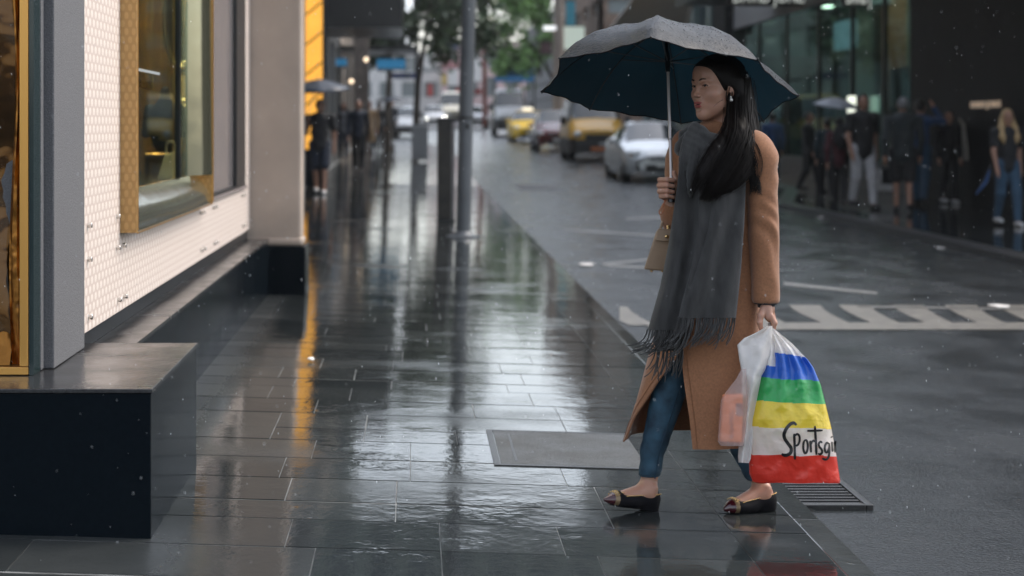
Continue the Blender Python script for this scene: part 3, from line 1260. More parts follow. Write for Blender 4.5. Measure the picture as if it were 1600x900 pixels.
m.box(XR - .25, XR + .7, 56.2, 58.5, -.3, 9.5)
m.build('pillar', M_BLACKWALL, store, smooth=False)
M_STOREGLASS = glass_mat('store_glass', (.62, .82, .8), .72, refl=.4)
ed = [36.25, 38.4, 41.2, 44.6, 48.4, 52.3, 56.2]
for a, b in zip(ed[:-1], ed[1:]):
    m = MB()
    m.box(XR + .06, XR + .075, a + .03, b - .03, .62, 4.3)
    m.build('window', M_STOREGLASS, store, smooth=False)
for a in ed[1:-1]:
    m = MB()
    m.box(XR + .02, XR + .12, a - .03, a + .03, .62, 4.299)
    m.build('mullion', M_BLACK, store, smooth=False)
inner = pbr('shop_interior_wall', (.3, .3, .27), .6, var=(.5, .25))
m = MB()
m.box(XR + 3.5, XR + 3.59, 36.21, 58.4, .1, 5.1)
m.box(XR + .36, XR + 3.5, 36.21, 58.4, .02, .12)
m.box(XR + .31, XR + 3.5, 36.21, 58.4, 4.9, 5.1)
m.build('interior', inner, store, smooth=False)
m = MB()
m.box(XR + 1.2, XR + 1.8, 43.2, 43.9, .12, 4.89)
m.build('interior_column', pbr('copper_column', (.32, .15, .08), .4), store, smooth=False)
for (y0, y1, z0, z1, mt, off) in ((39.2, 41.0, 2.6, 4.2, pbr('tan_panel', (.4, .3, .2), .5), 1.6), (41.5, 42.8, 1.2, 2.7, pbr('dark_rack', (.03, .03, .035), .5), 1.3), (46, 52, 3.1, 3.8, pbr('grey_beam', (.3, .29, .25), .5), 2.0),
                              (45.2, 47.2, 3.3, 4.0, pbr('pale_screen', (.35, .42, .45), .4, emit=((.5, .65, .75), .35)), 1.0)):
    m = MB()
    m.box(XR + off, XR + off + .12, y0, y1, z0, z1)
    m.build('interior_panel', mt, store, smooth=False)
amber = pbr('amber_light', (.7, .4, .15), .5, emit=((1, .55, .22), .4))
for (x, y0, y1, Y) in ((1400, 50, 78, 40.2), (1431, 40, 82, 37.0), (1390, 104, 114, 40.2), (1430, 98, 115, 37.0)):
    a, b = at(x, y1, Y), at(x, y0, Y)
    m = MB()
    m.box(a[0] + .5, a[0] + .62, Y - .16, Y + .16, a[2], b[2])
    m.build('amber_lamp', amber, store, smooth=False)
ceil_fill = pbr('ceiling_fill_glow', (1, .9, .75), .4, emit=((1, .88, .7), 8.0))  # hidden glowing panels added to brighten the store interior
for yy in (37.6, 39.8, 42.2, 45, 48, 51.5, 54.5):
    m = MB()
    m.box(XR + .9, XR + 2.6, yy - .25, yy + .25, 4.87, 4.898)
    m.build('added_ceiling_fill', ceil_fill, store, smooth=False)
t = thing('lit_poster', 'small glowing white poster in the store window behind the pedestrians', 'poster', tuple(at(1366, 162, 40.2)))
a, b = at(1361, 176, 40.2), at(1371, 150, 40.2)
m = MB()
m.box(a[0] - .42, a[0] - .40, 39.9, 40.6, a[2], b[2])
m.build('sheet', pbr('lit_paper', (.7, .7, .6), .5, emit=((.9, .95, .8), .6)), t, smooth=False)
m = MB()
m.box(a[0] - .40, a[0] - .37, 39.86, 40.64, a[2] - .06, a[2] - .002)
m.build('frame', M_BLACK, t, smooth=False)
t = thing('store_awning', 'broad dark awning over the right pavement in front of the department store', 'awning', (8.4, 37, 4.6))
m = MB()
m.box(7.1, XR - .02, 22, 50, 4.62, 4.95)
m.build('slab', M_BLACK, t, smooth=False)
m = MB()
m.box(7.06, 7.098, 21.96, 50.04, 4.55, 5.0)
m.build('edge_trim', M_BLACK, t, smooth=False)
downl = pbr('downlight_glow', (1, .85, .6), .4, emit=((1, .75, .45), 6))
for yy in (26, 30, 34.5, 38.6, 43, 47):
    m = MB()
    m.cyl((8.9 if yy != 38.6 else 9.35, yy, 4.605), (0, 0, 1), .09, .012, 14)
    m.build('downlight', downl, t)
# lettering
LET = pbr('pale_letters', (.55, .56, .54), .4, emit=((.8, .85, .8), .25))


def facing_text(body, x0, x1, ybase, hpx, Y, mat, parent, name='lettering'):
    V, Fs = text_mesh(body, 1.0, .03, 1.0)
    V = V.copy()
    capw, caph = V[:, 0].max(), 0.7
    a = at(x0, ybase, Y)
    sx = (x1 - x0) * Y / F_PX / capw
    sz = hpx * Y / F_PX / caph
    P = np.stack([a[0] + V[:, 0] * sx, np.full(len(V), Y) - V[:, 2] * .5, a[2] + V[:, 1] * sz], 1)
    mm = MB()
    mm.add(P, Fs)
    return mm.build(name, mat, parent, smooth=False)


t = thing('hanging_sign', 'dark hanging store sign cut by the top edge above the black pillar', 'sign', tuple(at(1200, 5, 46)))
a, b = at(1138, 9, 46), at(1272, -26, 46)
m = MB()
m.box(a[0], b[0], 46.02, 46.2, a[2], b[2])
m.build('board', M_BLACK, t, smooth=False)
facing_text('DAVID JONES', 1146, 1264, 4, 22, 45.98, LET, t)
t = thing('hanging_sign', 'dark hanging store sign cut by the top edge above the lit store windows', 'sign', tuple(at(1356, 5, 39.6)))
a, b = at(1318, 9, 39.6), at(1392, -26, 39.6)
m = MB()
m.box(a[0], b[0], 39.62, 39.8, a[2], b[2])
m.build('board', M_BLACK, t, smooth=False)
facing_text('DAVID JONES', 1323, 1389, 6, 24, 39.58, LET, t)
t = thing('wall_sign', 'small gold lettering DAVID JONES on the black store wall', 'sign', tuple(at(1542, 163, 31)))
Yw = 31.3
m = MB()
V, Fs = text_mesh('DAVID JONES', .26, .012)
# letters stand proud of the wall on the face turned to the pavement, readable from the crossing
wd = V[:, 0].max()
zb = CAMH - (168 - HY) * Yw / F_PX
y_far, y_near = F_PX * XR / (1520 - CX), F_PX * XR / (1566 - CX)
P = np.stack([XR - .03 - V[:, 2], y_far + (y_near - y_far) * V[:, 0] / wd, zb + V[:, 1] * .6], 1)
m.add(P, [f for f in Fs])
m.build('lettering', pbr('gold_letters', (.8, .65, .5), .4, emit=((1, .75, .55), .08)), t, smooth=False)
m = MB()
m.box(XR - .022, XR - .003, y_near - .1, y_far + .1, zb - .02, zb - .008)
m.build('rail', M_BLACK, t, smooth=False)

# ribbed glass canopy
t = thing('ribbed_canopy', 'sloping ribbed glass canopy seen above the umbrella top', 'canopy', (8.3, 65, 5))
c00, c10, c01, c11 = at(952, 52, 68), at(1072, 44, 63), at(1012, -30, 62), at(1092, -30, 60)
m = MB()
nr = 26
for k in range(nr):
    u = k / (nr - 1)
    a = c00 * (1 - u) + c10 * u
    b = c01 * (1 - u) + c11 * u
    m.tube([a, b], .035, 5)
m.build('rib', pbr('pale_rib', (.4, .4, .38), .4), t)
m = MB()
m.quad(c00 + [0, .1, .05], c10 + [0, .1, .05], c11 + [0, .1, .05], c01 + [0, .1, .05])
m.build('glazing', glass_mat('canopy_glass', (.6, .66, .62), .7, .2), t, smooth=False, solid=.02)
m = MB()
m.tube([c00, c01], .1, 6)
m.tube([c10, c11], .06, 6)
m.build('edge_beam', pbr('canopy_beam', (.5, .5, .48), .4), t)
sign_board(872, 42, 912, 78, 93, pbr('pale_green_box', (.5, .56, .48), .4, emit=((.8, .9, .75), .12)), 'pale green light box sign left of the umbrella top', depth=.4)
sign_board(884, 2, 898, 42, 94, pbr('teal_sign', (.03, .2, .26), .5), 'teal upright sign above the pale light box', depth=.3)
sign_board(844, 66, 862, 84, 92, pbr('maroon_box', (.06, .025, .03), .5), 'small dark maroon box sign beside the bright green tree', depth=.3)
t = thing('blue_awning', 'bright blue fabric awning under the green tree on the right side of the street', 'awning', tuple(at(800, 120, 96)))
m = MB()
a, b = at(772, 124, 96), at(835, 124, 96)
c, d_ = at(784, 105, 99), at(835, 105, 99)
m.hexa([a - [0, 0, .12], b - [0, 0, .12], d_ - [0, 0, .12], c - [0, 0, .12]], [a, b, d_, c])
m.build('fabric', pbr('blue_awning_cloth', (.03, .16, .34), .6), t, smooth=False)
m = MB()
for p in (a, b):
    m.tube([p, (p[0], p[1], 0.6)], .04, 6)
m.build('post', M_BLACK, t)

# ================================================================ street furniture
g = np.array([.6, 22.2, z_pave(.6, 22.2)])
t = thing('street_pole', 'tall grey steel pole standing on the wet pavement near the kerb', 'pole', tuple(g))
M_POLE = pbr('painted_grey_steel', (.115, .125, .135), .38, var=(3, .15), rvar=(5, .1))
m = MB()
top = g + np.array([.16, 0, 6.5])
m.tube([g + (top - g) * q for q in (0, .2, .5, 1)], [.088, .087, .084, .08], 24)
m.build('shaft', M_POLE, t)
m = MB()
zc = CAMH - (184 - HY) * 22.2 / F_PX
pc = g + (top - g) * ((zc - g[2]) / 6.5)
m.cyl(pc - [0, 0, .02], (0, 0, 1), .094, .04, 24)
m.build('collar', pbr('pole_collar', (.04, .042, .045), .4), t)
m = MB()
m.ball(pc + [.02, -.092, -.10], (.022, .008, .035), 10, 8)
m.build('key_hole', M_BLACK, t)
m = MB()
m.lathe(g, [(.2, .0), (.2, .012), (.13, .02), (.1, .06), (.086, .07)], 24)
m.build('base_flange', M_POLE, t)

g = ground(697, 346, z_pave)
t = thing('litter_bin', 'tall narrow black pillar box standing behind the grey steel pole', 'pillar', tuple(g))
m = MB()
hw = 13.5 * g[1] / F_PX
hh = 162 * g[1] / F_PX
m.box(g[0] - hw, g[0] + hw * .62, g[1], g[1] + .3, g[2] + .03, g[2] + hh - .035)
m.build('body', pbr('stained_black_paint', (.012, .014, .013), .42, var=(5, .8), col2=(.035, .03, .024)), t, smooth=False, bevel=.012)
m = MB()
m.box(g[0] + hw * .63, g[0] + hw, g[1] + .02, g[1] + .28, g[2] + .03, g[2] + hh - .05)
m.build('side_strip', pbr('grey_strip', (.16, .15, .15), .4), t, smooth=False)
m = MB()
m.box(g[0] - hw - .01, g[0] + hw + .01, g[1] - .01, g[1] + .31, g[2] + hh - .034, g[2] + hh)
m.build('lid', M_BLACK, t, smooth=False, bevel=.008)
m = MB()
m.box(g[0] - hw - .006, g[0] + hw + .006, g[1] - .006, g[1] + .306, g[2], g[2] + .028)
m.build('foot', M_BLACK, t, smooth=False)

g = ground(656, 253, z_pave)
t = thing('utility_cabinet', 'low grey metal utility cabinet on the left pavement in front of the white car', 'cabinet', tuple(g))
hw, hh = 13 * g[1] / F_PX, 58 * g[1] / F_PX
m = MB()
m.box(g[0] - hw, g[0] + hw, g[1], g[1] + .4, g[2] + .06, g[2] + hh - .05)
m.build('body', pbr('cabinet_grey', (.26, .265, .27), .4), t, smooth=False, bevel=.01)
m = MB()
m.box(g[0] - hw - .02, g[0] + hw + .02, g[1] - .02, g[1] + .42, g[2] + hh - .049, g[2] + hh)
m.build('lid', pbr('cabinet_lid', (.5, .52, .53), .3), t, smooth=False)
m = MB()
m.box(g[0] - hw + .03, g[0] + hw - .03, g[1] - .012, g[1] - .002, g[2] + .15, g[2] + hh - .12)
m.build('door', bpy.data.materials['cabinet_grey'], t, smooth=False)

t = thing('sign_pole', 'dark slim pole carrying a blue street name sign beyond the utility cabinet', 'pole', tuple(ground(651, 216, z_pave)))
g = np.array(ROOT[t.name])
m = MB()
m.tube([g, g + [0, 0, 8]], [.11, .09], 14)
m.build('shaft', M_BLACK, t)
m = MB()
a, b = at(609, 123, g[1]), at(659, 114, g[1])
m.box(a[0], b[0], g[1] - .16, g[1] - .12, a[2], b[2])
m.build('name_plate', pbr('street_name_blue', (.015, .03, .1), .4), t, smooth=False)
m = MB()
c = at(651, 20, g[1])
m.tube([c, c + [1.1, 0, .5], c + [1.8, 0, .55]], .04, 8)
m.build('lamp_arm', M_BLACK, t)
t = thing('red_pole', 'slim rust red pole far up the street right of the steel pole', 'pole', tuple(at(757, 182, 118)))
g = np.array(ROOT[t.name])
m = MB()
m.tube([g - [0, 0, .6], g + [0, 0, 5]], .13, 10)
m.build('shaft', pbr('rust_red_paint', (.28, .07, .045), .5), t)
m = MB()
m.box(g[0] - .3, g[0] + .3, g[1] - .1, g[1] + .1, g[2] + 5, g[2] + 5.5)
m.build('head', M_BLACK, t, smooth=False)
t = thing('grey_lamp_post', 'broad grey brown lamp post left of the umbrella on the right side of the street', 'lamp post', tuple(at(872, 205, 90)))
g = np.array(ROOT[t.name])
m = MB()
m.tube([g - [0, 0, .5], g + [.05, 0, 9]], [.3, .22], 12)
m.build('shaft', pbr('post_taupe', (.2, .16, .13), .6), t)
m = MB()
m.box(g[0] - .7, g[0] - .1, g[1] - .2, g[1] + .2, g[2] + 4.9, g[2] + 5.1)
m.build('lantern', pbr('lantern_white', (.8, .8, .8), .4, emit=((1, 1, 1), .4)), t, smooth=False)
# iron drain grate and access cover
t = thing('drain_grate', 'slotted iron drain grate in the gutter beside the rear shoe', 'drain grate', tuple(ground(1270, 770, z_road)))
cs = [ground(x, y, z_road) for x, y in ((1196, 747), (1283, 747), (1342, 786), (1214, 795))]
y0g, y1g = cs[3][1], cs[0][1]
x0g, x1g = 1.452, ground(1340, 786, z_road)[0]
zg = z_road(0, y0g)
M_IRON = pbr('wet_cast_iron', (.045, .045, .045), .3, metal=.6, bump=(80, .002))
m = MB()
m.box(x0g, x1g, y0g, y1g, zg - .05, zg + .002)
m.build('pit', pbr('pit_black', (.004, .004, .004), .9), t, smooth=False)
m = MB()
e = .03
m.box(x0g, x1g, y0g - e, y0g, zg - .02, zg + .022)
m.box(x0g, x1g, y1g, y1g + e, zg - .02, zg + .022)
m.box(x1g, x1g + e, y0g - e, y1g + e, zg - .02, zg + .0215)
m.build('frame', M_IRON, t, smooth=False, bevel=.004)
nb = 11
for k in range(nb):
    yy = y0g + (y1g - y0g) * (k + .5) / nb
    m = MB()
    m.box(x0g + .002, x1g - .002, yy - .011, yy + .011, zg - .012, zg + .018)
    m.build('bar', M_IRON, t, smooth=False, bevel=.003)
t = thing('access_cover', 'rough grey rectangular access cover set in the wet pavement by the front shoe', 'access cover', tuple(ground(880, 705, z_pave)))
pa, pb, pc_, pd = (ground(*q, z_pave) for q in ((752, 672), (1012, 675), (1018, 735), (782, 733)))
xl, xr, yn, yf = (pa[0] + pd[0]) / 2, pc_[0], pc_[1], pa[1]
ln = (pd[1] + pc_[1]) / 2


def cover(x0, x1, y0, y1, h, mat, name):
    mm = MB()
    zz = [(x, y, z_pave(x, y) - .02) for x, y in ((x0, y0), (x1, y0), (x1, y1), (x0, y1))]
    mm.hexa(zz, [(p[0], p[1], p[2] + .02 + h) for p in zz])
    return mm.build(name, mat, t, smooth=False)


cover(xl + .03, xr - .01, yn + .03, yf - .03, .0042, pbr('rough_cover', (.055, .058, .058), .5, var=(90, .6), bump=(120, .003), spec=.3, rvar=(4, .15)), 'infill')
cover(xl, xr, yf - .026, yf, .0045, M_IRON, 'frame')
cover(xl, xr, yn, yn + .026, .0045, M_IRON, 'frame')
cover(xl, xl + .026, yn + .027, yf - .027, .0046, M_IRON, 'frame')
cover(xl + .09, xl + .10, yn + .1, yf - .1, .0048, M_IRON, 'lifting_slot')
# litter on the road
for (x, y, s_, lab, zf) in ((916, 415, .07, 'flat white scrap of paper on the road left of the handbag', z_road), (1471, 389, .05, 'white crumpled scrap in the far gutter below the blonde woman', z_road),
                            (1282, 341, .06, 'pinkish scrap lying in the far gutter under the walkers', z_road), (1560, 480, .07, 'white scrap lying on the crossing edge at the right', z_road), (486, 565, .018, 'tiny white scrap on the wet pavement near the column', z_pave)):
    g = ground(x, y, zf)
    m = MB()
    rr = random.Random(int(x))
    pts = [(g[0] + s_ * (1 + .3 * rr.random()) * math.cos(a), g[1] + 2.2 * s_ * math.sin(a), g[2] + .008 + .012 * rr.random()) for a in np.linspace(0, 2 * math.pi, 7)[:-1]]
    m.poly(pts)
    tag(m.build('litter_scrap', pbr('litter_paper', (.75, .72, .68), .5) if 'litter_paper' not in bpy.data.materials else bpy.data.materials['litter_paper'], solid=.006, smooth=False), lab, 'litter')

# ================================================================ trees


def tree(label, base, trunk_h, crown_c, crown_r, n, greens, seed, size=.16):
    rr = random.Random(seed)
    t = thing('street_tree', label, 'tree', tuple(base))
    m = MB()
    base = np.array(base)
    cc = np.array(crown_c)
    m.tube(smooth_curve([base - [0, 0, .3], base + (cc - base) * .45 * np.array([.4, .4, 1]), cc], 8), np.linspace(.17, .06, 8), 9)
    m.build('trunk', pbr('bark', (.06, .048, .038), .8, bump=(30, .01)) if 'bark' not in bpy.data.materials else bpy.data.materials['bark'], t)
    lm = []
    for k in range(7):
        e = cc + np.array([rr.uniform(-.75, .75) * crown_r[0], rr.uniform(-.75, .75) * crown_r[1], rr.uniform(-.6, .8) * crown_r[2]])
        lm.append(e)
        mm = MB()
        s0 = base + (cc - base) * rr.uniform(.5, .9)
        mm.tube(smooth_curve([s0, (s0 + e) / 2 + [0, 0, .2], e], 6), np.linspace(.06, .015, 6), 6)
        mm.build('limb', bpy.data.materials['bark'], t)
    clumps = [(e, rr.uniform(.34, .55)) for e in lm] + [(cc + np.array([rr.uniform(-.9, .9) * crown_r[0], rr.uniform(-.9, .9) * crown_r[1], rr.uniform(-.85, .85) * crown_r[2]]), rr.uniform(.2, .42)) for _ in range(26)]
    mats = [pbr('leaf_' + str(seed) + '_' + str(i), c, .5) for i, c in enumerate(greens)]
    V, Fs, Ms = [], [], []
    for k in range(n):
        ce, cr = clumps[rr.randrange(len(clumps))]
        p = ce + np.array([rr.gauss(0, .45) * cr * crown_r[0], rr.gauss(0, .45) * cr * crown_r[1], rr.gauss(0, .42) * cr * crown_r[2]])
        a = np.array([rr.gauss(0, 1), rr.gauss(0, 1), rr.gauss(0, 1)])
        a /= np.linalg.norm(a)
        b_ = np.cross(a, [rr.gauss(0, 1), rr.gauss(0, 1), rr.gauss(0, 1)])
        b_ /= np.linalg.norm(b_)
        s_ = size * rr.uniform(.6, 1.3)
        i = len(V)
        V += [p - a * s_, p + b_ * s_ * .5, p + a * s_, p - b_ * s_ * .5]
        Fs.append((i, i + 1, i + 2, i + 3))
        Ms.append(rr.randrange(len(mats)))
    mm = MB()
    mm.add(V, Fs, Ms)
    mm.build('crown', mats, t, smooth=False)
    return t


tree('dark green street tree hanging over the left kerb above the blue street sign', (.1, 74, grade(74)), 3, (1.05, 74, 7.2), (2.2, 2.0, 3.2), 9000, [(.03, .06, .03), (.055, .095, .045), (.08, .12, .055)], 3)
tree('bright green street tree on the right side of the street above the blue awning', (8.3, 101, grade(101)), 3, (5.6, 98, 6.6), (1.75, 2, 2.9), 8000, [(.14, .27, .07), (.2, .36, .1), (.09, .18, .05)], 5)
tree('small dull green tree beside the white light box on the left', (-.9, 66, grade(66)), 3, (-.75, 66, 4.6), (.9, 1, 1.2), 2500, [(.03, .055, .03), (.05, .08, .04)], 8)

# ================================================================ vehicles
M_TYRE = pbr('tyre_rubber', (.012, .012, .013), .7)
M_RIM = pbr('alloy_rim', (.4, .41, .42), .3, metal=.9)
M_CARGLASS = pbr('car_glass', (.03, .04, .042), .04, coat=.6)
M_LAMP = pbr('lamp_lens', (.55, .57, .58), .08, coat=1)
M_TRIM = pbr('black_trim', (.015, .015, .016), .45)


def vehicle(name, label, cat, st, wheels, paint, cowl, roof0, roof1, rear, front, loc, rotz, group='vehicles coming down the wet street', lower=None, hood=None):
    """st: rows (y, zb, wsill, zbelt, wbelt, ztop, wtop), nose at y=0 looking along -Y"""
    t = thing(name, label, cat, loc, rotz, group)
    st = np.array(st, float)
    ys = np.unique(np.concatenate([np.linspace(0, st[-1, 0], 46), st[:, 0]]))
    S = np.stack([np.interp(ys, st[:, 0], st[:, c]) for c in range(7)], 1)
    K = S.copy()
    K[1:-1] = .25 * S[:-2] + .5 * S[1:-1] + .25 * S[2:]
    S = K
    sub = 4
    P = []
    for y, zb, ws, zt, wb, zp, wt in S:
        pts = np.array([(ws, zb), (wb, zb + .42 * (zt - zb)), (wb - .012, zt), (wt, zp - .05), (wt * .72, zp - .008), (0, zp + .012)])
        c = []
        for i in range(5):
            a, b = pts[i], pts[i + 1]
            for q in range(sub):
                c.append(a + (b - a) * q / sub)
        c.append(pts[-1])
        c = np.array(c)
        c2 = c.copy()
        c2[1:-1] = .25 * c[:-2] + .5 * c[1:-1] + .25 * c[2:]
        full = np.vstack([np.stack([c2[:, 0], np.full(len(c2), y), c2[:, 1]], 1), np.stack([-c2[-2::-1, 0], np.full(len(c2) - 1, y), c2[-2::-1, 1]], 1)])
        P.append(full)
    P = np.array(P)
    nst, npt = P.shape[:2]
    half = 5 * sub
    body, ws_, sw = MB(), MB(), {1: MB(), -1: MB()}
    rw = MB()
    for i in range(nst - 1):
        ym = (ys[i] + ys[i + 1]) / 2
        for j in range(npt - 1):
            jj = j if j < half else 2 * half - 1 - j
            f = [P[i, j], P[i + 1, j], P[i + 1, j + 1], P[i, j + 1]]
            seg, q = divmod(jj, sub)
            tgt, off = body, 0
            if seg >= 3 and cowl + .03 < ym < roof0 - .02:
                tgt = ws_
            elif seg >= 3 and roof1 + .05 < ym < rear - .05:
                tgt = rw
            elif seg == 2 and cowl + .22 < ym < rear - .25 and 0 < q < sub - 0 and abs(ym - (cowl + rear) / 2) > .06:
                tgt = sw[1 if j < half else -1]
            tgt.add(f, [(0, 3, 2, 1)], 0)
            if tgt is body and lower and np.mean([p[2] for p in f]) < lower[0]:
                body.m[-1] = 1
            if tgt is body and hood and ym < cowl and seg >= 3:
                body.m[-1] = 0
    # nose and tail
    for i, rev in ((0, False), (nst - 1, True)):
        pts = P[i]
        fs = [(k, k + 1, npt - 2 - k, npt - 1 - k) for k in range(npt // 2)]
        fs = [f if not rev else f[::-1] for f in fs]
        body.add(pts, fs, 0)
        if lower:
            for q in range(len(fs)):
                if np.mean([pts[a][2] for a in fs[q]]) < lower[0]:
                    body.m[-len(fs) + q] = 1
    bo = body.build('body', [paint] + ([lower[1]] if lower else []), t, local=True, angle=35)
    # weld so that smooth shading runs across the panels
    for mb_, nm in ((ws_, 'windscreen'), (rw, 'rear_window'), (sw[1], 'side_window'), (sw[-1], 'side_window')):
        if mb_.n:
            mb_.build(nm, M_CARGLASS, t, local=True)
    for o in t.children:
        md = o.modifiers.new('Weld', 'WELD')
        md.merge_threshold = .0005
    for (wx, wy, wr) in wheels:
        for sgn in (1, -1):
            m = MB()
            prof = [(wr * .62, -.1), (wr * .95, -.1), (wr, -.07), (wr, .07), (wr * .95, .1), (wr * .62, .1)]
            V = []
            for (r, xo) in prof:
                V.append([(sgn * wx + xo, wy + r * math.cos(a), wr + r * math.sin(a)) for a in np.linspace(0, 2 * math.pi, 28, endpoint=False)])
            m.grid(np.array(V), cv=True)
            wo = m.build('wheel', M_TYRE, t, local=True)
            m = MB()
            m.cyl((sgn * (wx + .02), wy, wr), (sgn, 0, 0), wr * .62, .05, 24)
            m.cyl((sgn * (wx + .06), wy, wr), (sgn, 0, 0), wr * .2, .03, 14)
            for k in range(5):
                a = 2 * math.pi * k / 5
                m.tube([(sgn * (wx + .075), wy, wr), (sgn * (wx + .075), wy + wr * .58 * math.cos(a), wr + wr * .58 * math.sin(a))], .03, 6)
            m.build('rim', M_RIM, wo, local=True)
            m = MB()
            m.cyl((sgn * (wx - .12), wy, wr + .01), (sgn, 0, 0), wr * 1.13, .215, 28)
            m.build('wheel_arch', M_TRIM, t, local=True)
    for (nm, kindp, c, r, mt) in front:
        m = MB()
        if kindp == 'e':
            m.ball(c, r, 16, 10)
        else:
            m.box(c[0] - r[0], c[0] + r[0], c[1] - r[1], c[1] + r[1], c[2] - r[2], c[2] + r[2])
        m.build(nm, mt, t, local=True, smooth=kindp == 'e', bevel=.0 if kindp == 'e' else min(r) * .5)
    return t


SEDAN = [(0, .3, .55, .5, .62, .62, .45), (.06, .22, .7, .58, .76, .69, .55), (.25, .19, .82, .66, .87, .77, .66), (.6, .18, .88, .78, .92, .86, .74), (1.25, .18, .9, .9, .94, .98, .76),
         (1.35, .18, .9, .92, .945, 1.03, .74), (2.15, .18, .9, .95, .945, 1.43, .6), (2.6, .18, .9, .95, .945, 1.48, .6), (3.3, .18, .9, .96, .945, 1.44, .58), (4.1, .2, .9, .98, .93, 1.12, .68), (4.7, .25, .8, .9, .82, 1.02, .64), (4.85, .35, .7, .8, .72, .9, .55)]
CAR_FRONT = [('headlight', 'e', (.68, .32, .69), (.17, .26, .085), M_LAMP), ('headlight', 'e', (-.68, .32, .69), (.17, .26, .085), M_LAMP),
             ('grille', 'b', (0, .02, .56), (.36, .035, .045), M_TRIM), ('intake', 'b', (0, .0, .335), (.45, .035, .085), M_TRIM),
             ('fog_lamp', 'e', (.64, .1, .36), (.075, .07, .06), M_TRIM), ('fog_lamp', 'e', (-.64, .1, .36), (.075, .07, .06), M_TRIM),
             ('number_plate', 'b', (0, -.045, .42), (.19, .008, .055), pbr('plate_white', (.7, .7, .66), .4)),
             ('wing_mirror', 'e', (1.03, 1.5, 1.0), (.12, .08, .08), None), ('wing_mirror', 'e', (-1.03, 1.5, 1.0), (.12, .08, .08), None),
             ('indicator', 'e', (.77, .23, .62), (.05, .09, .03), pbr('amber_lens', (.6, .25, .04), .2)), ('indicator', 'e', (-.77, .23, .62), (.05, .09, .03), bpy.data.materials['amber_lens']),
             ('grille_bar', 'b', (0, -.018, .56), (.34, .006, .008), M_RIM)]
CAR_W = [(.82, .92, .335), (.82, 3.75, .335)]


def with_paint(fr, p):
    return [(a, b, c, d, e or p) for a, b, c, d, e in fr]


def place(xpx, ypx):
    """front centre on the road"""
    g = ground(xpx, ypx, z_road)
    return tuple(g)


P_SILVER = pbr('silver_paint', (.66, .69, .7), .25, metal=.25, coat=1)
vehicle('silver_car', 'silver saloon car parked at the right kerb behind the umbrella holder', 'car', SEDAN, CAR_W, P_SILVER, 1.28, 2.18, 3.3, 4.05, with_paint(CAR_FRONT, P_SILVER), place(1038, 285), math.radians(1))
P_YEL = pbr('taxi_yellow', (.72, .46, .015), .3, coat=.35)
HATCH = [(y * .86, a, b * .95, c, d * .95, e * (1.03 if e < 1.2 else 1.02), f * .95) for y, a, b, c, d, e, f in SEDAN]
HATCH[-3] = (3.6, .2, .86, .98, .89, 1.36, .58)
fr2 = [(n, k, (c[0] * .95, c[1] * .9, c[2]), r, m) for n, k, c, r, m in CAR_FRONT]
vehicle('taxi', 'small bright yellow taxi coming down the wet street', 'car', HATCH, [(.78, .82, .32), (.78, 3.2, .32)], P_YEL, 1.1, 1.9, 2.9, 3.9, with_paint(fr2, P_YEL) + [('roof_light', 'b', (0, 2.2, 1.58), (.25, .08, .06), pbr('roof_light_white', (.8, .8, .75), .4, emit=((1, .95, .8), .5)))], place(830, 222), math.radians(1))
VAN = [(0, .34, .7, .7, .78, .95, .6), (.08, .26, .8, .78, .86, 1.05, .68), (.4, .22, .86, .95, .91, 1.18, .74), (.85, .22, .89, 1.08, .93, 1.3, .76), (.95, .22, .89, 1.1, .93, 1.38, .76), (1.7, .22, .9, 1.15, .93, 2.05, .7), (2.1, .22, .9, 1.15, .93, 2.2, .72), (4.4, .22, .9, 1.15, .93, 2.22, .74), (4.55, .3, .85, 1.1, .88, 2.1, .7)]
van_front = [('headlight', 'e', (.68, .1, .86), (.15, .16, .13), M_LAMP), ('headlight', 'e', (-.68, .1, .86), (.15, .16, .13), M_LAMP), ('grille', 'b', (0, 0, .78), (.45, .03, .09), M_TRIM), ('bumper', 'b', (0, .02, .45), (.8, .09, .17), M_TRIM),
             ('number_plate', 'b', (-.05, -.08, .4), (.22, .008, .06), pbr('plate_orange', (.6, .18, .06), .4)), ('bumper_strip', 'b', (.3, -.085, .56), (.3, .008, .04), M_RIM), ('wing_mirror', 'e', (1.05, 1.15, 1.32), (.12, .08, .16), M_TRIM), ('wing_mirror', 'e', (-1.05, 1.15, 1.32), (.12, .08, .16), M_TRIM)]
P_MUS = pbr('mustard_paint', (.66, .35, .01), .32, coat=.3)
vehicle('yellow_van', 'mustard yellow van with black bumper queued just behind the silver car', 'van', VAN, [(.83, .8, .34), (.83, 3.7, .34)], P_MUS, .9, 1.75, 4.4, 4.9, van_front, place(936, 252), 0, lower=(.72, M_TRIM))
P_RED = pbr('dark_red_paint', (.14, .012, .014), .25, coat=1)
RHATCH = [(y, a, b * .92, c * 1.05, d * .92, e * 1.08, f * .93) for y, a, b, c, d, e, f in HATCH]
vehicle('red_car', 'dark red hatchback half hidden by the yellow van', 'car', RHATCH, [(.76, .82, .32), (.76, 3.2, .32)], P_RED, 1.1, 1.9, 2.9, 3.9, with_paint(fr2, P_RED), place(872, 236), 0)
BIG = [(y * 1.25, a, b * 1.06, c * 1.1, d * 1.06, e * 1.2, f * 1.08) for y, a, b, c, d, e, f in VAN]
big_front = [(n, k, (c[0] * 1.06, c[1], c[2] * 1.1), r, m) for n, k, c, r, m in van_front[:-3]] + [('wing_mirror', 'e', (1.13, 1.4, 1.6), (.13, .09, .2), M_TRIM), ('wing_mirror', 'e', (-1.13, 1.4, 1.6), (.13, .09, .2), M_TRIM)]
P_WHITE = pbr('white_paint', (.72, .73, .73), .25, coat=1)
P_GREYLOW = pbr('grey_lower', (.08, .085, .09), .35)
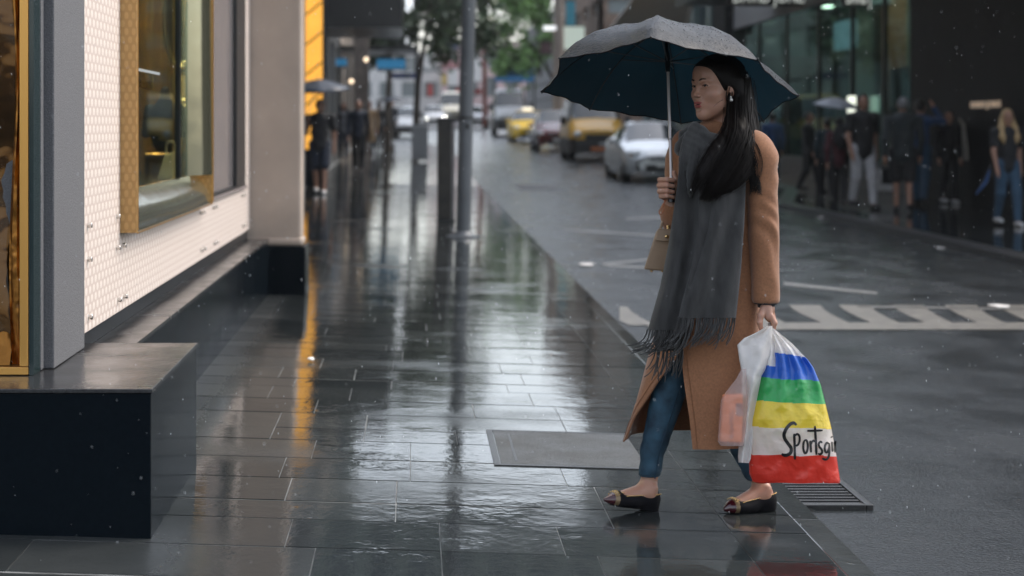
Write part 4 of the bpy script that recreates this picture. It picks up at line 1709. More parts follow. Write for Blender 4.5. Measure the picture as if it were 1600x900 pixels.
vehicle('white_van', 'large white van with grey lower body on the right before the green tree', 'van', BIG, [(.88, 1.0, .36), (.88, 4.6, .36)], P_WHITE, 1.12, 2.18, 5.5, 6.1, [f for f in big_front if f[0] != 'number_plate'], place(800, 212), 0, lower=(.95, P_GREYLOW))
Yw = 96.0
vehicle('white_car', 'white car with dark bumper crossing the end of the left pavement', 'car', RHATCH, [(.76, .82, .32), (.76, 3.2, .32)], P_WHITE, 1.1, 1.9, 2.9, 3.9, with_paint([f for f in fr2 if f[0] != 'indicator'], P_WHITE) + [('bumper', 'b', (0, .03, .4), (.72, .08, .16), M_TRIM)], ((629 - CX) * Yw / F_PX, Yw, z_road(0, Yw)), math.radians(-8))
M_HEAD = pbr('lit_headlight', (1, 1, 1), .2, emit=((1, .97, .85), 9))
lit = lambda fr: [(n, k, c, r, M_HEAD if n == 'headlight' else m) for n, k, c, r, m in fr]
Yw = 138.0
vehicle('cream_van', 'cream delivery van behind the grey steel pole far up the street', 'van', BIG, [(.88, 1.0, .36), (.88, 4.6, .36)], pbr('cream_paint', (.72, .68, .52), .3, coat=1), 1.12, 2.18, 5.5, 6.1, [f for f in big_front if f[0] != 'number_plate'], ((708 - CX) * Yw / F_PX, Yw, z_road(0, Yw)), 0)
Yw = 128.0
vehicle('headlit_car', 'distant white car with bright headlights left of the steel pole', 'car', RHATCH, [(.76, .82, .32), (.76, 3.2, .32)], P_WHITE, 1.1, 1.9, 2.9, 3.9, with_paint(lit([f for f in fr2 if f[0] != 'indicator']), P_WHITE), ((680 - CX) * Yw / F_PX, Yw, z_road(0, Yw)), math.radians(2))
Yw = 125.0
vehicle('grey_car', 'distant grey car right of the steel pole under the red board', 'car', RHATCH, [(.76, .82, .32), (.76, 3.2, .32)], pbr('grey_paint', (.2, .21, .22), .25, coat=1), 1.1, 1.9, 2.9, 3.9, with_paint([f for f in fr2 if f[0] != 'indicator'], P_SILVER), ((746 - CX) * Yw / F_PX, Yw, z_road(0, Yw)), math.radians(3))

# ================================================================ rain haze in the air
hz = MB()
hz.box(-58, 58, -25, 330, -3, 82)
hm_ = bpy.data.materials.new('rain_haze')
N, L = nodes_of(hm_)
N.remove(N['Principled BSDF'])
pv = N.new('ShaderNodeVolumePrincipled')
pv.inputs['Color'].default_value = (.9, .93, .95, 1)
pv.inputs['Density'].default_value = HAZE
pv.inputs['Anisotropy'].default_value = .45
L.new(pv.outputs[0], N['Material Output'].inputs['Volume'])
kind(hz.build('haze', hm_, smooth=False), 'stuff')
# ================================================================ walkers in the distance
M_SKIN2 = pbr('skin_walker', (.36, .2, .14), .55)


def cloth(name, col, rough=.8):
    return bpy.data.materials.get(name) or pbr(name, col, rough, var=(9, .15), sheen=.1)


C_BLACK = cloth('black_clothing', (.012, .013, .016))
C_NAVY = cloth('navy_clothing', (.015, .022, .04))
C_MAROON = cloth('maroon_clothing', (.07, .015, .022))
C_WHITE = cloth('white_trousers', (.5, .5, .52))
C_JEANS = cloth('blue_jeans', (.03, .075, .13))
C_BLUE = cloth('blue_jacket', (.02, .06, .16))
C_GREY = cloth('grey_clothing', (.1, .1, .11))
C_TAN = cloth('tan_clothing', (.3, .2, .11))
C_SHOEW = cloth('white_shoes', (.6, .6, .6))
H_DARK = cloth('dark_hair', (.012, .009, .008), .45)
H_BLONDE = cloth('blonde_hair', (.42, .29, .14), .5)
H_GREY = cloth('grey_cap', (.18, .18, .19), .7)


def walker(label, x, y, yhead, zf, heading=0.0, stride=.25, top=C_BLACK, legs=C_BLACK, shoes=C_BLACK, hair=H_DARK, sleeve='long', leglen='long', long_hair=False, larm=None, rarm=None, extras=None, H=None, width=1.0, cap=False):
    """heading 0 walks towards the camera. larm / rarm: (elbow, wrist) offsets from the shoulder in the walker's own axes"""
    g = ground(x, y, zf)
    if H is None:
        H = min(1.88, max(1.5, (y - yhead) * g[1] / F_PX))
    t = thing('person', label, 'person', tuple(g), heading, 'walkers on the wet pavements')
    k = H / 1.75
    res = .014
    W_ = width
    # joints in own axes: +x own left, -y forward
    hipL, hipR = np.array([.09 * W_, 0, .92]), np.array([-.09 * W_, 0, .92])
    s_ = stride
    kneeL, kneeR = np.array([.09, -s_ * .55 - .03, .5]), np.array([-.09, s_ * .3 - .03, .49])
    ankL, ankR = np.array([.08, -s_, .09]), np.array([-.08, s_, .1 + abs(s_) * .18])
    shL, shR = np.array([.185 * W_, .01, 1.41]), np.array([-.185 * W_, .01, 1.41])
    la = larm or ((.05, .03 + s_ * .3, -.29), (.05, -.05 + s_ * .5, -.52))
    ra = rarm or ((-.05, .03 - s_ * .3, -.29), (-.05, -.05 - s_ * .5, -.52))
    elL, wrL = shL + la[0], shL + la[1]
    elR, wrR = shR + ra[0], shR + ra[1]
    lo, hi = np.array([-.85, -.85, -.02]), np.array([.85, .85, 2.0])
    pts = np.array([hipL, kneeL, kneeR, ankL, ankR, elL, wrL, elR, wrR, shL, shR])
    lo = np.minimum(lo * 0 + pts.min(0) - .3, [-.35, -.3, -.03])
    hi = np.maximum(pts.max(0) + .3, [.35, .3, 1.8])

    def S():
        return SDF(lo, hi, res)
    b = S()
    for hp, kn, an in ((hipL, kneeL, ankL), (hipR, kneeR, ankR)):
        b.chain([hp, kn, an], [.08, .055, .038], .02)
        b.cone(an - [0, 0, .04], an + [0, -.15, -.055], .04, .03, .02)
    b.chain([(0, 0, .95), (0, .0, 1.15), (0, .01, 1.36)], [.125 * W_, .115 * W_, .14 * W_], .05)
    b.cone(shL, shR, .06, .06, .04)
    b.cone((0, .01, 1.42), (0, -.01, 1.55), .055, .05, .03)
    b.ell((0, -.015, 1.635), (.073, .092, .112), k=.02)
    b.ell((0, -.045, 1.575), (.05, .055, .055), k=.02)
    b.cone((0, -.1, 1.645), (0, -.118, 1.61), .01, .015, .012)
    for e in (.08, -.08):
        b.ell((e, 0, 1.63), (.014, .025, .033), k=.01)
    for sh, el, wr in ((shL, elL, wrL), (shR, elR, wrR)):
        b.chain([sh, el, wr], [.05, .042, .03], .015)
        dr = (wr - el) / np.linalg.norm(wr - el)
        b.cone(wr, wr + dr * .1, .03, .036, .015)
        b.cone(wr + dr * .09, wr + dr * .17, .027, .018, .012)
        b.cone(wr + dr * .04, wr + dr * .1 + np.array([0, -.04, 0]), .014, .011, .01)
    m = sdf_add(MB(), b)
    m.v = [v * k for v in m.v]
    m.build('body', M_SKIN2, t, local=True)
    s = S()     # upper garment
    s.chain([(0, 0, .9), (0, .0, 1.15), (0, .01, 1.36)], [.15 * W_, .14 * W_, .155 * W_], .06)
    s.cone(shL, shR, .078, .078, .05)
    s.cone((0, .012, 1.4), (0, .01, 1.47), .075, .062, .03)
    for sh, el, wr in ((shL, elL, wrL), (shR, elR, wrR)):
        if sleeve == 'long':
            s.chain([sh, el, wr], [.07, .06, .045], .02)
        else:
            s.cone(sh, sh + (el - sh) * .62, .075, .068, .02)
    s.warp(lambda X, Y, Z: .006 * np.sin(23 * X + 17 * Z) * np.sin(19 * Y + 14 * Z))
    m = sdf_add(MB(), s)
    m.v = [v * k for v in m.v]
    m.build('top', top, t, local=True)
    s = S()
    s.cone((-.06 * W_, 0, .93), (.06 * W_, 0, .93), .105, .105, .04)
    for hp, kn, an in ((hipL, kneeL, ankL), (hipR, kneeR, ankR)):
        if leglen == 'long':
            s.chain([hp, kn, an + (kn - an) * .06], [.105, .078, .06], .03)
        else:
            s.cone(hp, kn + (hp - kn) * .1, .115, .105, .03)
    m = sdf_add(MB(), s)
    m.v = [v * k for v in m.v]
    m.build('shorts' if leglen != 'long' else 'trousers', legs, t, local=True)
    for an in (ankL, ankR):
        s = SDF(an - [.1, .25, .12], an + [.1, .12, .08], .01)
        s.cone(an - [0, -.03, .045], an + [0, -.17, -.062], .046, .036, .02)
        s.cut(lambda X, Y, Z: Z - (an[2] - .092))
        m = sdf_add(MB(), s)
        m.v = [v * k for v in m.v]
        m.build('shoe', shoes, t, local=True)
    s = S()
    s.ell((0, .012, 1.665), (.088, .1, .105), k=0)
    s.cut(lambda X, Y, Z: np.maximum(Y + .045 - .55 * (Z - 1.66), Z - 1.725))
    if long_hair:
        for e in (1, -1):
            s.chain([(.075 * e, .03, 1.62), (.1 * e, -.02, 1.47), (.11 * e, -.09, 1.33), (.1 * e, -.11, 1.25)], [.04, .05, .048, .02], .03)
        s.chain([(0, .07, 1.62), (0, .1, 1.35)], [.07, .08], .04)
    m = sdf_add(MB(), s)
    m.v = [v * k for v in m.v]
    m.build('cap' if cap else 'hair', hair, t, local=True)
    # eyes
    m = MB()
    for e in (.031, -.031):
        m.ball(np.array([e, -.098, 1.645]) * k, .012 * k, 8, 6)
    m.build('eyes', C_BLACK, t, local=True)
    t['_k'] = k
    if extras:
        extras(t, k, dict(shL=shL, shR=shR, wrL=wrL, wrR=wrR, g=g))
    del t['_k']
    return t


def rotz(p, a):
    return np.array([p[0] * math.cos(a) - p[1] * math.sin(a), p[0] * math.sin(a) + p[1] * math.cos(a), p[2]])


def umbrella_simple(label, hub, radius, tilt, mat, shaft_to, dome=.22, nrib=8):
    """open umbrella seen far off: canopy, ribs, shaft, handle"""
    t = thing('umbrella', label, 'umbrella', tuple(hub), group='open umbrellas in the street')
    hub = np.array(hub, float)
    ax = np.array([tilt[0], tilt[1], 1.0])
    ax /= np.linalg.norm(ax)
    e1 = np.cross(ax, [0, 1, 0])
    e1 /= np.linalg.norm(e1)
    e2 = np.cross(ax, e1)
    P = []
    for s_ in np.linspace(0, 1, 7):
        row = []
        for kk in range(nrib * 3):
            a = 2 * math.pi * kk / (nrib * 3)
            f = (kk % 3) / 3
            rr = radius * s_ * (1 - .06 * math.sin(math.pi * f) - (.04 if kk % 3 else 0))
            row.append(hub + (math.cos(a) * e1 + math.sin(a) * e2) * rr - ax * dome * s_ ** 1.8)
        P.append(row)
    m = MB()
    m.grid(np.array(P), cv=True)
    m.build('canopy', mat, t, solid=.004)
    m = MB()
    for kk in range(nrib):
        a = 2 * math.pi * kk / nrib
        m.tube([hub + (math.cos(a) * e1 + math.sin(a) * e2) * radius * s_ - ax * (dome * s_ ** 1.8 + .012) for s_ in np.linspace(.02, 1, 6)], .005, 5)
    m.build('ribs', M_BLACK, t)
    m = MB()
    m.tube([hub + ax * .05, hub, np.array(shaft_to)], .008, 8)
    m.build('shaft', M_CHROME, t)
    m = MB()
    dd = (np.array(shaft_to) - hub)
    dd /= np.linalg.norm(dd)
    m.tube([np.array(shaft_to) - dd * .06, np.array(shaft_to) + dd * .06], .016, 10)
    m.build('handle', M_BLACK, t)
    return t


U_NAVY = pbr('navy_umbrella_cloth', (.022, .032, .05), .35)
U_PALE = pbr('pale_umbrella_cloth', (.36, .38, .42), .4)

# ---- left pavement
hold = ((-.06, -.06, -.27), (-.02, -.26, -.1))
w1 = walker('man in black t-shirt and knee length shorts under a dark umbrella on the left pavement', 500, 303, 156, z_pave, stride=.16, sleeve='short', leglen='short', legs=C_NAVY, shoes=C_SHOEW, rarm=hold, width=1.12)
g = ground(500, 303, z_pave)
hnd = g + np.array([-.22, -.27, 1.38])
umbrella_simple('dark navy umbrella held over the man in shorts on the left pavement', at(497, 124, g[1] - .2), .58, (-.05, -.1), U_NAVY, hnd, .2)
walker('man in dark jacket and cap walking with a tan bag on the left pavement', 560, 269, 156, z_pave, stride=.2, top=C_NAVY, hair=H_DARK)
g = ground(560, 269, z_pave)
t = thing('shoulder_bag', 'tan bag slung at the side of the man in dark jacket', 'bag', tuple(g + [.36, -.05, .95]))
m = MB()
m.hexa([g + [.27, -.2, .72], g + [.42, -.2, .75], g + [.42, .12, .75], g + [.27, .12, .72]], [g + [.27, -.16, 1.12], g + [.37, -.16, 1.14], g + [.37, .08, 1.14], g + [.27, .08, 1.12]])
m.build('body', C_TAN, t, bevel=.02)
m = MB()
m.tube(smooth_curve([g + [.32, -.14, 1.12], g + [.26, -.04, 1.5], g + [.32, .06, 1.12]], 12), .012, 6)
m.build('strap', C_TAN, t)
walker('person in black walking away near the white car on the left pavement', 592, 236, 160, z_pave, heading=math.pi, stride=.14)
walker('slim person in grey half hidden behind the man with the tan bag', 537, 251, 160, z_pave, stride=.15, top=C_GREY, legs=C_NAVY, long_hair=True)
walker('person in tan top behind the man with the tan bag', 577, 247, 158, z_pave, stride=.12, top=C_TAN, legs=C_NAVY)
t_loc = at(612, 150, 62)
umbrella_simple('small dark umbrella far off between the walkers and the white car', t_loc, .55, (0, -.05), U_NAVY, t_loc - [0, .1, .65], .18)
walker('distant person in navy under the small dark umbrella on the left pavement', 612, 222, 156, z_pave, stride=.1, top=C_NAVY, H=1.72, rarm=((-.02, -.08, -.27), (.08, -.2, .0)))

# ---- right pavement
walker('person in blue coat just behind the hair of the umbrella woman by the store glass', 1207, 292, 178, z_far, heading=math.pi, stride=.1, top=C_BLUE, legs=C_NAVY, H=1.62)
walker('woman in black with bare raised forearm walking by the store windows', 1264, 300, 188, z_far, heading=math.radians(60), stride=.2, larm=((.05, -.02, -.27), (.1, -.2, -.18)), hair=H_DARK, H=1.62)
walker('person in dark teal behind the maroon jacket near the store windows', 1292, 310, 192, z_far, heading=math.pi, stride=.14, top=cloth('teal_clothing', (.012, .03, .04)))


def backpack(label, g, back=.2):
    t = thing('backpack', label, 'backpack', tuple(g))
    m = MB()
    s = SDF((-.25, -.2, -.3), (.25, .2, .3), .015)
    s.ell((0, 0, 0), (.15, .09, .22), k=.02).ell((0, .07, -.06), (.11, .06, .12), k=.02)
    V, Q = s.mesh()
    return t, V, Q


w2 = walker('walker in maroon jacket and black trousers seen from behind under a pale umbrella', 1312, 323, 184, z_far, heading=math.radians(165), stride=.26, top=C_MAROON, hair=H_DARK, rarm=((-.04, -.08, -.26), (.04, -.24, -.08)))
g = ground(1312, 323, z_far)
t = thing('backpack', 'black backpack with a white badge on the back of the maroon jacket', 'backpack', tuple(g + [0, -.18, 1.2]))
s = SDF((-.25, -.2, -.3), (.25, .2, .3), .015)
s.ell((0, 0, 0), (.16, .09, .23), k=.02).ell((0, -.07, -.06), (.12, .06, .12), k=.02)
V, Q = s.mesh()
m = MB()
m.add(V + g + [0, -.2, 1.2], Q.tolist())
m.build('bag', C_BLACK, t)
m = MB()
m.ball(g + [.03, -.325, 1.2], (.045, .012, .035), 12, 8)
m.build('badge', C_SHOEW, t)
m = MB()
for e in (.1, -.1):
    m.tube(smooth_curve([g + [e, -.14, 1.4], g + [e * 1.2, .02, 1.5], g + [e * 1.3, .17, 1.35], g + [e, .1, 1.05]], 10), .018, 6)
m.build('strap', C_BLACK, t)
umbrella_simple('pale grey umbrella held above the maroon jacket walker', at(1308, 153, g[1] + .1), .40, (.1, -.12), U_PALE, g + [.05, .2, 1.3], .14)
walker('tall man in black top and white trousers walking towards the camera beside the store', 1348, 326, 148, z_far, heading=math.radians(12), stride=.2, sleeve='short', legs=C_WHITE, width=1.1)
walker('man in grey cap and black shorts seen from behind at the right pavement edge', 1411, 331, 153, z_far, heading=math.radians(172), stride=.16, leglen='short', hair=H_GREY, width=1.2, cap=True, top=cloth('slate_jacket', (.022, .03, .034)))
walker('person in blue jacket and jeans raising a hand to the head by the black wall', 1438, 320, 157, z_far, heading=math.radians(150), stride=.1, top=C_BLUE, legs=C_JEANS, rarm=((-.16, -.12, -.02), (-.02, -.16, .2)))
walker('person in black with white shoes standing against the black store wall', 1482, 318, 174, z_far, heading=math.radians(8), stride=.07, shoes=C_SHOEW, top=C_BLACK)
g = ground(1482, 318, z_far)
t = thing('tote_bag', 'white cloth tote bag hanging from the shoulder of the person against the black wall', 'bag', tuple(g + [.28, -.05, .95]))
m = MB()
P = np.array([[g + [.24 + .02 * math.sin(a) * (1 + .5 * q) + .05 * q, .17 * math.cos(a) * (.15 + .85 * q ** .7) - .05, 1.42 - .62 * q - .04 * (q == 1)] for a in np.linspace(0, 2 * math.pi, 16, endpoint=False)] for q in np.linspace(0, 1, 8)])
m.grid(P, cv=True)
m.poly(list(P[-1]))
m.build('sack', cloth('cream_canvas', (.42, .39, .34)), t)
m = MB()
m.tube(smooth_curve([g + [.26, -.12, 1.35], g + [.17, -.06, 1.5], g + [.26, .02, 1.35]], 10), .014, 6)
m.build('strap', bpy.data.materials['cream_canvas'], t)
t = thing('shopping_bag', 'small white paper bag with dark panel carried low behind the man in shorts', 'bag', tuple(ground(1385, 312, z_far) + [0, 0, .35]))
g = ground(1385, 318, z_far)
m = MB()
m.box(g[0] - .14, g[0] + .16, g[1] + .1, g[1] + .22, g[2] + .22, g[2] + .6)
m.build('body', C_SHOEW, t, smooth=False, bevel=.008)
m = MB()
m.box(g[0] - .06, g[0] + .17, g[1] + .09, g[1] + .098, g[2] + .34, g[2] + .61)
m.build('panel', C_BLACK, t, smooth=False)
m = MB()
m.tube(smooth_curve([g + [-.05, .16, .6], g + [.01, .16, .8], g + [.07, .16, .6]], 10), .006, 5)
m.build('handle', C_BLACK, t)
walker('woman with long blonde hair in black top and blue jeans walking along the right pavement', 1574, 353, 171, z_far, heading=math.radians(4), stride=.2, sleeve='short', legs=C_JEANS, shoes=C_SHOEW, hair=H_BLONDE, long_hair=True, width=.92)
g = ground(1574, 353, z_far)
t = thing('folded_umbrella', 'folded dark blue umbrella pointing down beside the blonde woman', 'umbrella', tuple(g + [-.3, -.05, .5]))
m = MB()
m.tube([g + [-.27, -.08, .78], g + [-.33, -.12, .62], g + [-.5, -.2, .44]], [.012, .03, .008], 8)
m.build('folded_canopy', C_BLUE, t)
m = MB()
m.tube([g + [-.27, -.08, .78], g + [-.25, -.07, .86]], .012, 8)
m.build('handle', M_BLACK, t)
# ================================================================ the woman under the umbrella
Y0 = 6.7
wom = thing('person', 'woman with long dark hair and camel coat striding left under the navy umbrella', 'person', (1.05, Y0, 0))


def W(x, y, d=0.0):
    return at(x, y, Y0 + d)


M_SKIN = pbr('skin', (.42, .225, .155), .45, sss=.25, var=(40, .06), bump=(420, .0003))
M_SKINF = M_SKIN
M_HAIR = pbr('black_hair', (.006, .0045, .004), .55, spec=.14)
M_COAT = pbr('camel_wool', (.285, .125, .058), .88, var=(130, .16), bump=(520, .0007), sheen=.25)
M_LINING = pbr('coat_edge', (.45, .22, .1), .85)
M_SCARF = pbr('charcoal_wool', (.034, .033, .032), .92, var=(30, .4), bump=(560, .0012), sheen=.3, stretch=(1, 1, .35))
M_DENIM = pbr('blue_denim', (.012, .046, .082), .75, var=(16, .45), col2=(.034, .095, .145), bump=(500, .0012))
M_SHOE = pbr('black_suede', (.006, .006, .008), .8, spec=.15)
M_BURG = pbr('burgundy_patent', (.05, .006, .01), .15, coat=1)
M_GOLDL = pbr('gold_leather', (.22, .155, .085), .4, metal=.4)
M_STUD = pbr('gold_stud', (.8, .55, .25), .2, metal=1)

# ---------------------------------------------------------------- head (own axes: x her left, y forward, z up)
yaw = math.radians(60)
fw = np.array([-math.sin(yaw), -math.cos(yaw), 0.0])
lf = np.array([-fw[1], fw[0], 0.0])
lf = np.array([math.cos(yaw), -math.sin(yaw), 0.0])
RH = np.stack([lf, fw, [0, 0, 1.0]], 1)
tl = math.radians(-3)
RH = np.array(Matrix.Rotation(math.radians(2), 3, Vector(fw))) @ RH
HC = W(1120, 138, -.02)


def hw(p):
    return np.asarray(p, float) @ RH.T + HC


h = SDF((-.11, -.14, -.2), (.11, .15, .15), .0019)
h.ell((0, -.012, .028), (.073, .093, .086), k=0)
h.ell((0, .03, -.035), (.056, .06, .072), k=.03)
h.cone((.033, .02, -.062), (0, .062, -.091), .023, .0172, .025)
h.cone((-.033, .02, -.062), (0, .062, -.091), .023, .0172, .025)
h.ell((0, .066, -.094), (.017, .015, .014), k=.02)
h.ell((0, .045, .05), (.054, .043, .044), k=.03)
for e in (1, -1):
    h.ell((.038 * e, .052, -.022), (.026, .026, .024), k=.02)
    h.cone((.012 * e, .084, .022), (.043 * e, .068, .025), .008, .008, .012)
    h.ell((.031 * e, .087, .006), (.0165, .015, .0100), k=.008, sub=True)
    h.ell((.074 * e, -.008, -.004), (.008, .018, .031), R=np.array(Matrix.Rotation(math.radians(-14), 3, 'X')), k=.006)
h.cone((0, .083, .012), (0, .0945, -.023), .006, .0075, .010)
h.ell((0, .0965, -.026), (.0085, .0085, .0078), k=.008)
for e in (1, -1):
    h.ell((.0115 * e, .093, -.0285), (.0075, .009, .0065), k=.005)
    h.ell((.006 * e, .1, -.0345), (.0035, .006, .003), k=.003, sub=True)
h.ell((0, .074, -.058), (.025, .016, .021), k=.014)
# mouth: parted lips
h.ell((0, .0842, -.0535), (.021, .0070, .0048), k=.007)
h.ell((0, .0838, -.0645), (.0185, .0076, .0056), k=.007)
h.ell((0, .091, -.059), (.014, .011, .0014), k=.003, sub=True)
h.ell((0, .089, -.078), (.014, .006, .005), k=.006, sub=True)
h.cone((0, -.028, -.07), (0, -.052, -.2), .05, .052, .02)
# eyelids, part of the face
LIDS = {}
for e in (1, -1):
    c = np.array([.030 * e, .0652, .0065])
    for sgn, lift, rr in ((1, .0074, .0030), (-1, -.0066, .0024)):
        pts = []
        for t in np.linspace(-1.0, 1.0, 11):
            xx = t * .0150
            zz = lift * (1 - t * t) + .0010 * t * e
            yy = math.sqrt(max(0, .0138 ** 2 - (xx * .72) ** 2 - zz ** 2))
            pts.append(c + [xx, yy, zz])
        LIDS[e, sgn] = pts
        h.chain(pts, list(np.array([.5, .75, .9, 1, 1, 1, 1, 1, .9, .75, .5]) * rr), .0035)
body = MB()


def headmat(c):
    out = np.zeros(len(c), int)
    up = ((c[:, 0] / .0225) ** 2 + ((c[:, 2] + .0535) / .0052) ** 2 < 1)
    lo = ((c[:, 0] / .0195) ** 2 + ((c[:, 2] + .0650) / .0062) ** 2 < 1)
    out[(up | lo) & (c[:, 1] > .08)] = 1
    gap = ((c[:, 0] / .014) ** 2 + ((c[:, 2] + .059) / .002) ** 2 < 1) & (c[:, 1] > .07) & (c[:, 1] < .0872)
    out[gap] = 2
    return out


V, Q = h.mesh()
fm = headmat(V[Q].mean(1))
body.add(hw(V), Q.tolist(), fm)

# ---------------------------------------------------------------- trunk and limbs under the clothes
ang = math.radians(50)
tf = np.array([-math.sin(ang), -math.cos(ang), 0])      # chest direction
tl_ = np.array([math.cos(ang), -math.sin(ang), 0])      # her left
RT = np.stack([tl_, tf, [0, 0, 1.0]], 1)
neck = hw((0, -.05, -.19))
chest = W(1126, 290, .02)
hip = W(1112, 450, .03)
shL, shR = W(1183, 226, -.125), W(1074, 226, .135)
elL, wrL = W(1193, 362, -.14), W(1197, 474, -.165)
elR, wrR = W(1068, 352, .03), W(1050, 318, -.075)
hipL, hipR = W(1130, 470, -.04), W(1094, 470, .09)
kneF, ankF = W(1047, 612, .0), W(1014, 752, -.015)
kneB, ankB = W(1128, 618, .0), W(1188, 752, .035)
bs = SDF((.5, 6.3, -.02), (1.5, 7.1, 1.55), .0095)
bs.cone(neck, chest, .045, .09, .05).cone(chest, hip, .105, .11, .05).cone(shL - [0, 0, .02], shR - [0, 0, .02], .032, .032, .04)
for a, b, c, r in ((shL - [0, 0, .02], elL, wrL, (.036, .034, .024)), (shR - [0, 0, .02], elR, wrR, (.036, .034, .025))):
    bs.chain([a, b, c], r, .015)
bs.chain([W(1130, 480, -.02), W(1128, 560, .0), W(1130, 620, .01), W(1158, 690, .025), ankB], (.08, .062, .045, .037, .031), .01)
bs.chain([W(1094, 480, .07), W(1072, 545, .03), W(1047, 605, .0), W(1035, 650, -.005), W(1021, 700, -.012), ankF], (.08, .064, .048, .041, .034, .031), .01)
sdf_add(body, bs)


# ---------------------------------------------------------------- feet (own axes: x toward the toe, y sideways, z up)
def foot_frame(heel, toe, side_up=0.0):
    x = toe - heel
    L = np.linalg.norm(x)
    x /= L
    y = np.cross([0, 0, 1.0], x)
    y /= np.linalg.norm(y)
    z = np.cross(x, y)
    return np.stack([x, y, z], 1), heel, L


def make_foot(R, o, L, ank):
    f = SDF((-.03, -.07, -.01), (.28, .07, .2), .0035)
    al = R.T @ (ank - o)
    f.ell((.034, 0, .034), (.033, .029, .032), k=0)
    f.cone((.05, 0, .062), al, .032, .031, .02)
    f.cone((.055, 0, .06), (.15, .002, .03), .033, .025, .025)
    f.ell((.14, .002, .02), (.04, .034, .016), k=.02)
    for e in (1, -1):
        f.ell((al[0] - .004, .028 * e, al[2] * .45 + .035), (.013, .009, .013), k=.012)
    V, Q = f.mesh()
    return V @ R.T + o, Q


feet = []
zg = z_pave(1.3, 6.7)
hF, tF = W(1024, 797, -.01), W(942, 786, -.115)
hB, tB = W(1208, 797, .045), W(1131, 804, -.05)
hB[2] = z_pave(hB[0], hB[1]) + .006
tB[2] = z_pave(tB[0], tB[1]) + .004
shoe_data = []
for hl, toe, ank in ((hF, tF, ankF), (hB, tB, ankB)):
    R, o, L = foot_frame(hl, toe)
    V, Q = make_foot(R, o, L, ank)
    body.add(V, Q.tolist())
    shoe_data.append((R, o, L))

# ---------------------------------------------------------------- hands
# right hand closed round the umbrella handle
hr = SDF(W(1020, 335, -.2), W(1075, 258, .02) + [0, 0, 0], .0022)
hr = SDF((.81, 6.45, 1.06), (1.02, 6.75, 1.27), .0022)
SH = W(1049, 295, -.105)      # shaft centre at the grip
hr.cone(W(1050, 320, -.075), W(1047, 306, -.068), .024, .027, .01)
hr.cone(W(1047, 306, -.068), W(1046, 286, -.068), .022, .019, .012)
hr.cone(W(1040, 304, -.075), W(1040, 286, -.075), .014, .013, .012)
for i, (yy, r, rea) in enumerate(((281, .0095, 0), (290, .0098, 1), (299, .0094, .5), (307, .0082, -1.5))):
    hr.chain([W(1040, yy + 3, -.068), W(1031.5 - rea, yy, -.105), W(1042, yy - .5, -.135), W(1052, yy + 1, -.128)], [r * 1.1, r * 1.02, r * .95, r * .8], .0035)
hr.chain([W(1050, 303, -.07), W(1057, 291, -.098), W(1056, 279, -.112), W(1053, 269, -.115)], [.013, .0115, .0095, .0078], .005)
sdf_add(body, hr)
# left hand hanging, fingers hooked through the bag handles, seen from its thumb side
hl_ = SDF((1.2, 6.42, .6), (1.36, 6.66, .82), .0022)
hl_.cone(W(1197, 472, -.165), W(1199, 482, -.17), .022, .024, .01)
hl_.cone(W(1199, 482, -.16), W(1204, 496, -.15), .022, .018, .012)
hl_.cone(W(1198, 482, -.19), W(1201, 495, -.2), .02, .015, .012)
for i, (dd, r) in enumerate(((-.205, .0094), (-.186, .0098), (-.167, .0094), (-.15, .0082))):
    hl_.chain([W(1204, 494 - i * .5, dd), W(1210, 505 - i, dd - .004), W(1207, 518 - i, dd), W(1199, 517 - i, dd)], [r * 1.15, r * 1.05, r * .95, r * .82], .0035)
hl_.chain([W(1194, 481, -.19), W(1188.5, 493, -.208), W(1187, 504, -.213), W(1189, 513, -.21)], [.0135, .0115, .0098, .008], .006)
sdf_add(body, hl_)
body.build('body', [M_SKIN, pbr('lip_red', (.30, .05, .045), .4, coat=.3), pbr('mouth_dark', (.12, .05, .045), .4)], wom, angle=80)

# eyes, brows, lashes, earring
ey = MB()
for e in (1, -1):
    c = np.array([.0295 * e, .0672, .0065])
    ey.ball(hw(c), (.0096, .0112, .0112), 20, 14, 0, R=RH)
    # gaze runs a little further left than the face
    gz = np.array([.10, 1.0, 0.02])
    gz /= np.linalg.norm(gz)
    up = np.array([0, 0, 1.0])
    sx = np.cross(gz, up)
    for rad, dep, mt in ((.0058, .0102, 1), (.0028, .0114, 2)):
        ey.add([hw(c + gz * (dep + .0006) + rad * (math.cos(a) * sx + math.sin(a) * up)) for a in np.linspace(0, 2 * math.pi, 18, endpoint=False)], [tuple(range(18))], mt)
ey.build('eyes', [pbr('eye_white', (.55, .52, .5), .2, coat=1), pbr('iris_brown', (.03, .015, .008), .15, coat=1), pbr('pupil', (.003, .003, .003), .1, coat=1)], wom)
lid = MB()
for e in (1, -1):
    pts = [hw(p + np.array([0, .0030, -.0022])) for p in LIDS[e, 1]]
    lid.tube(pts, np.array([.6, .8, 1, 1, 1, 1, 1, 1, 1, .8, .6]) * .0016, 5)
lid.build('eyelashes', M_HAIR, wom)
br = MB()
for e in (1, -1):
    pts = smooth_curve([(.014 * e, .0905, .0265), (.03 * e, .0865, .0315), (.048 * e, .071, .0275)], 8)
    br.tube([hw(p) for p in pts], 1.35 * np.array([.0022, .003, .0032, .003, .0027, .0022, .0016, .0008]), 6, flat=.7)
br.build('eyebrows', pbr('brow_hair', (.02, .012, .009), .7), wom)
er = MB()
er.ball(hw((.081, .004, -.036)), .0045, 12, 8)
er.ball(hw((.083, .004, -.046)), .0068, 12, 8)
er.build('earring', pbr('pearl', (.8, .76, .7), .15, coat=1), wom)
del_ = None

# ---------------------------------------------------------------- hair
hs_ = SDF((.8, 6.3, .85), (1.45, 7.0, 1.72), .006)
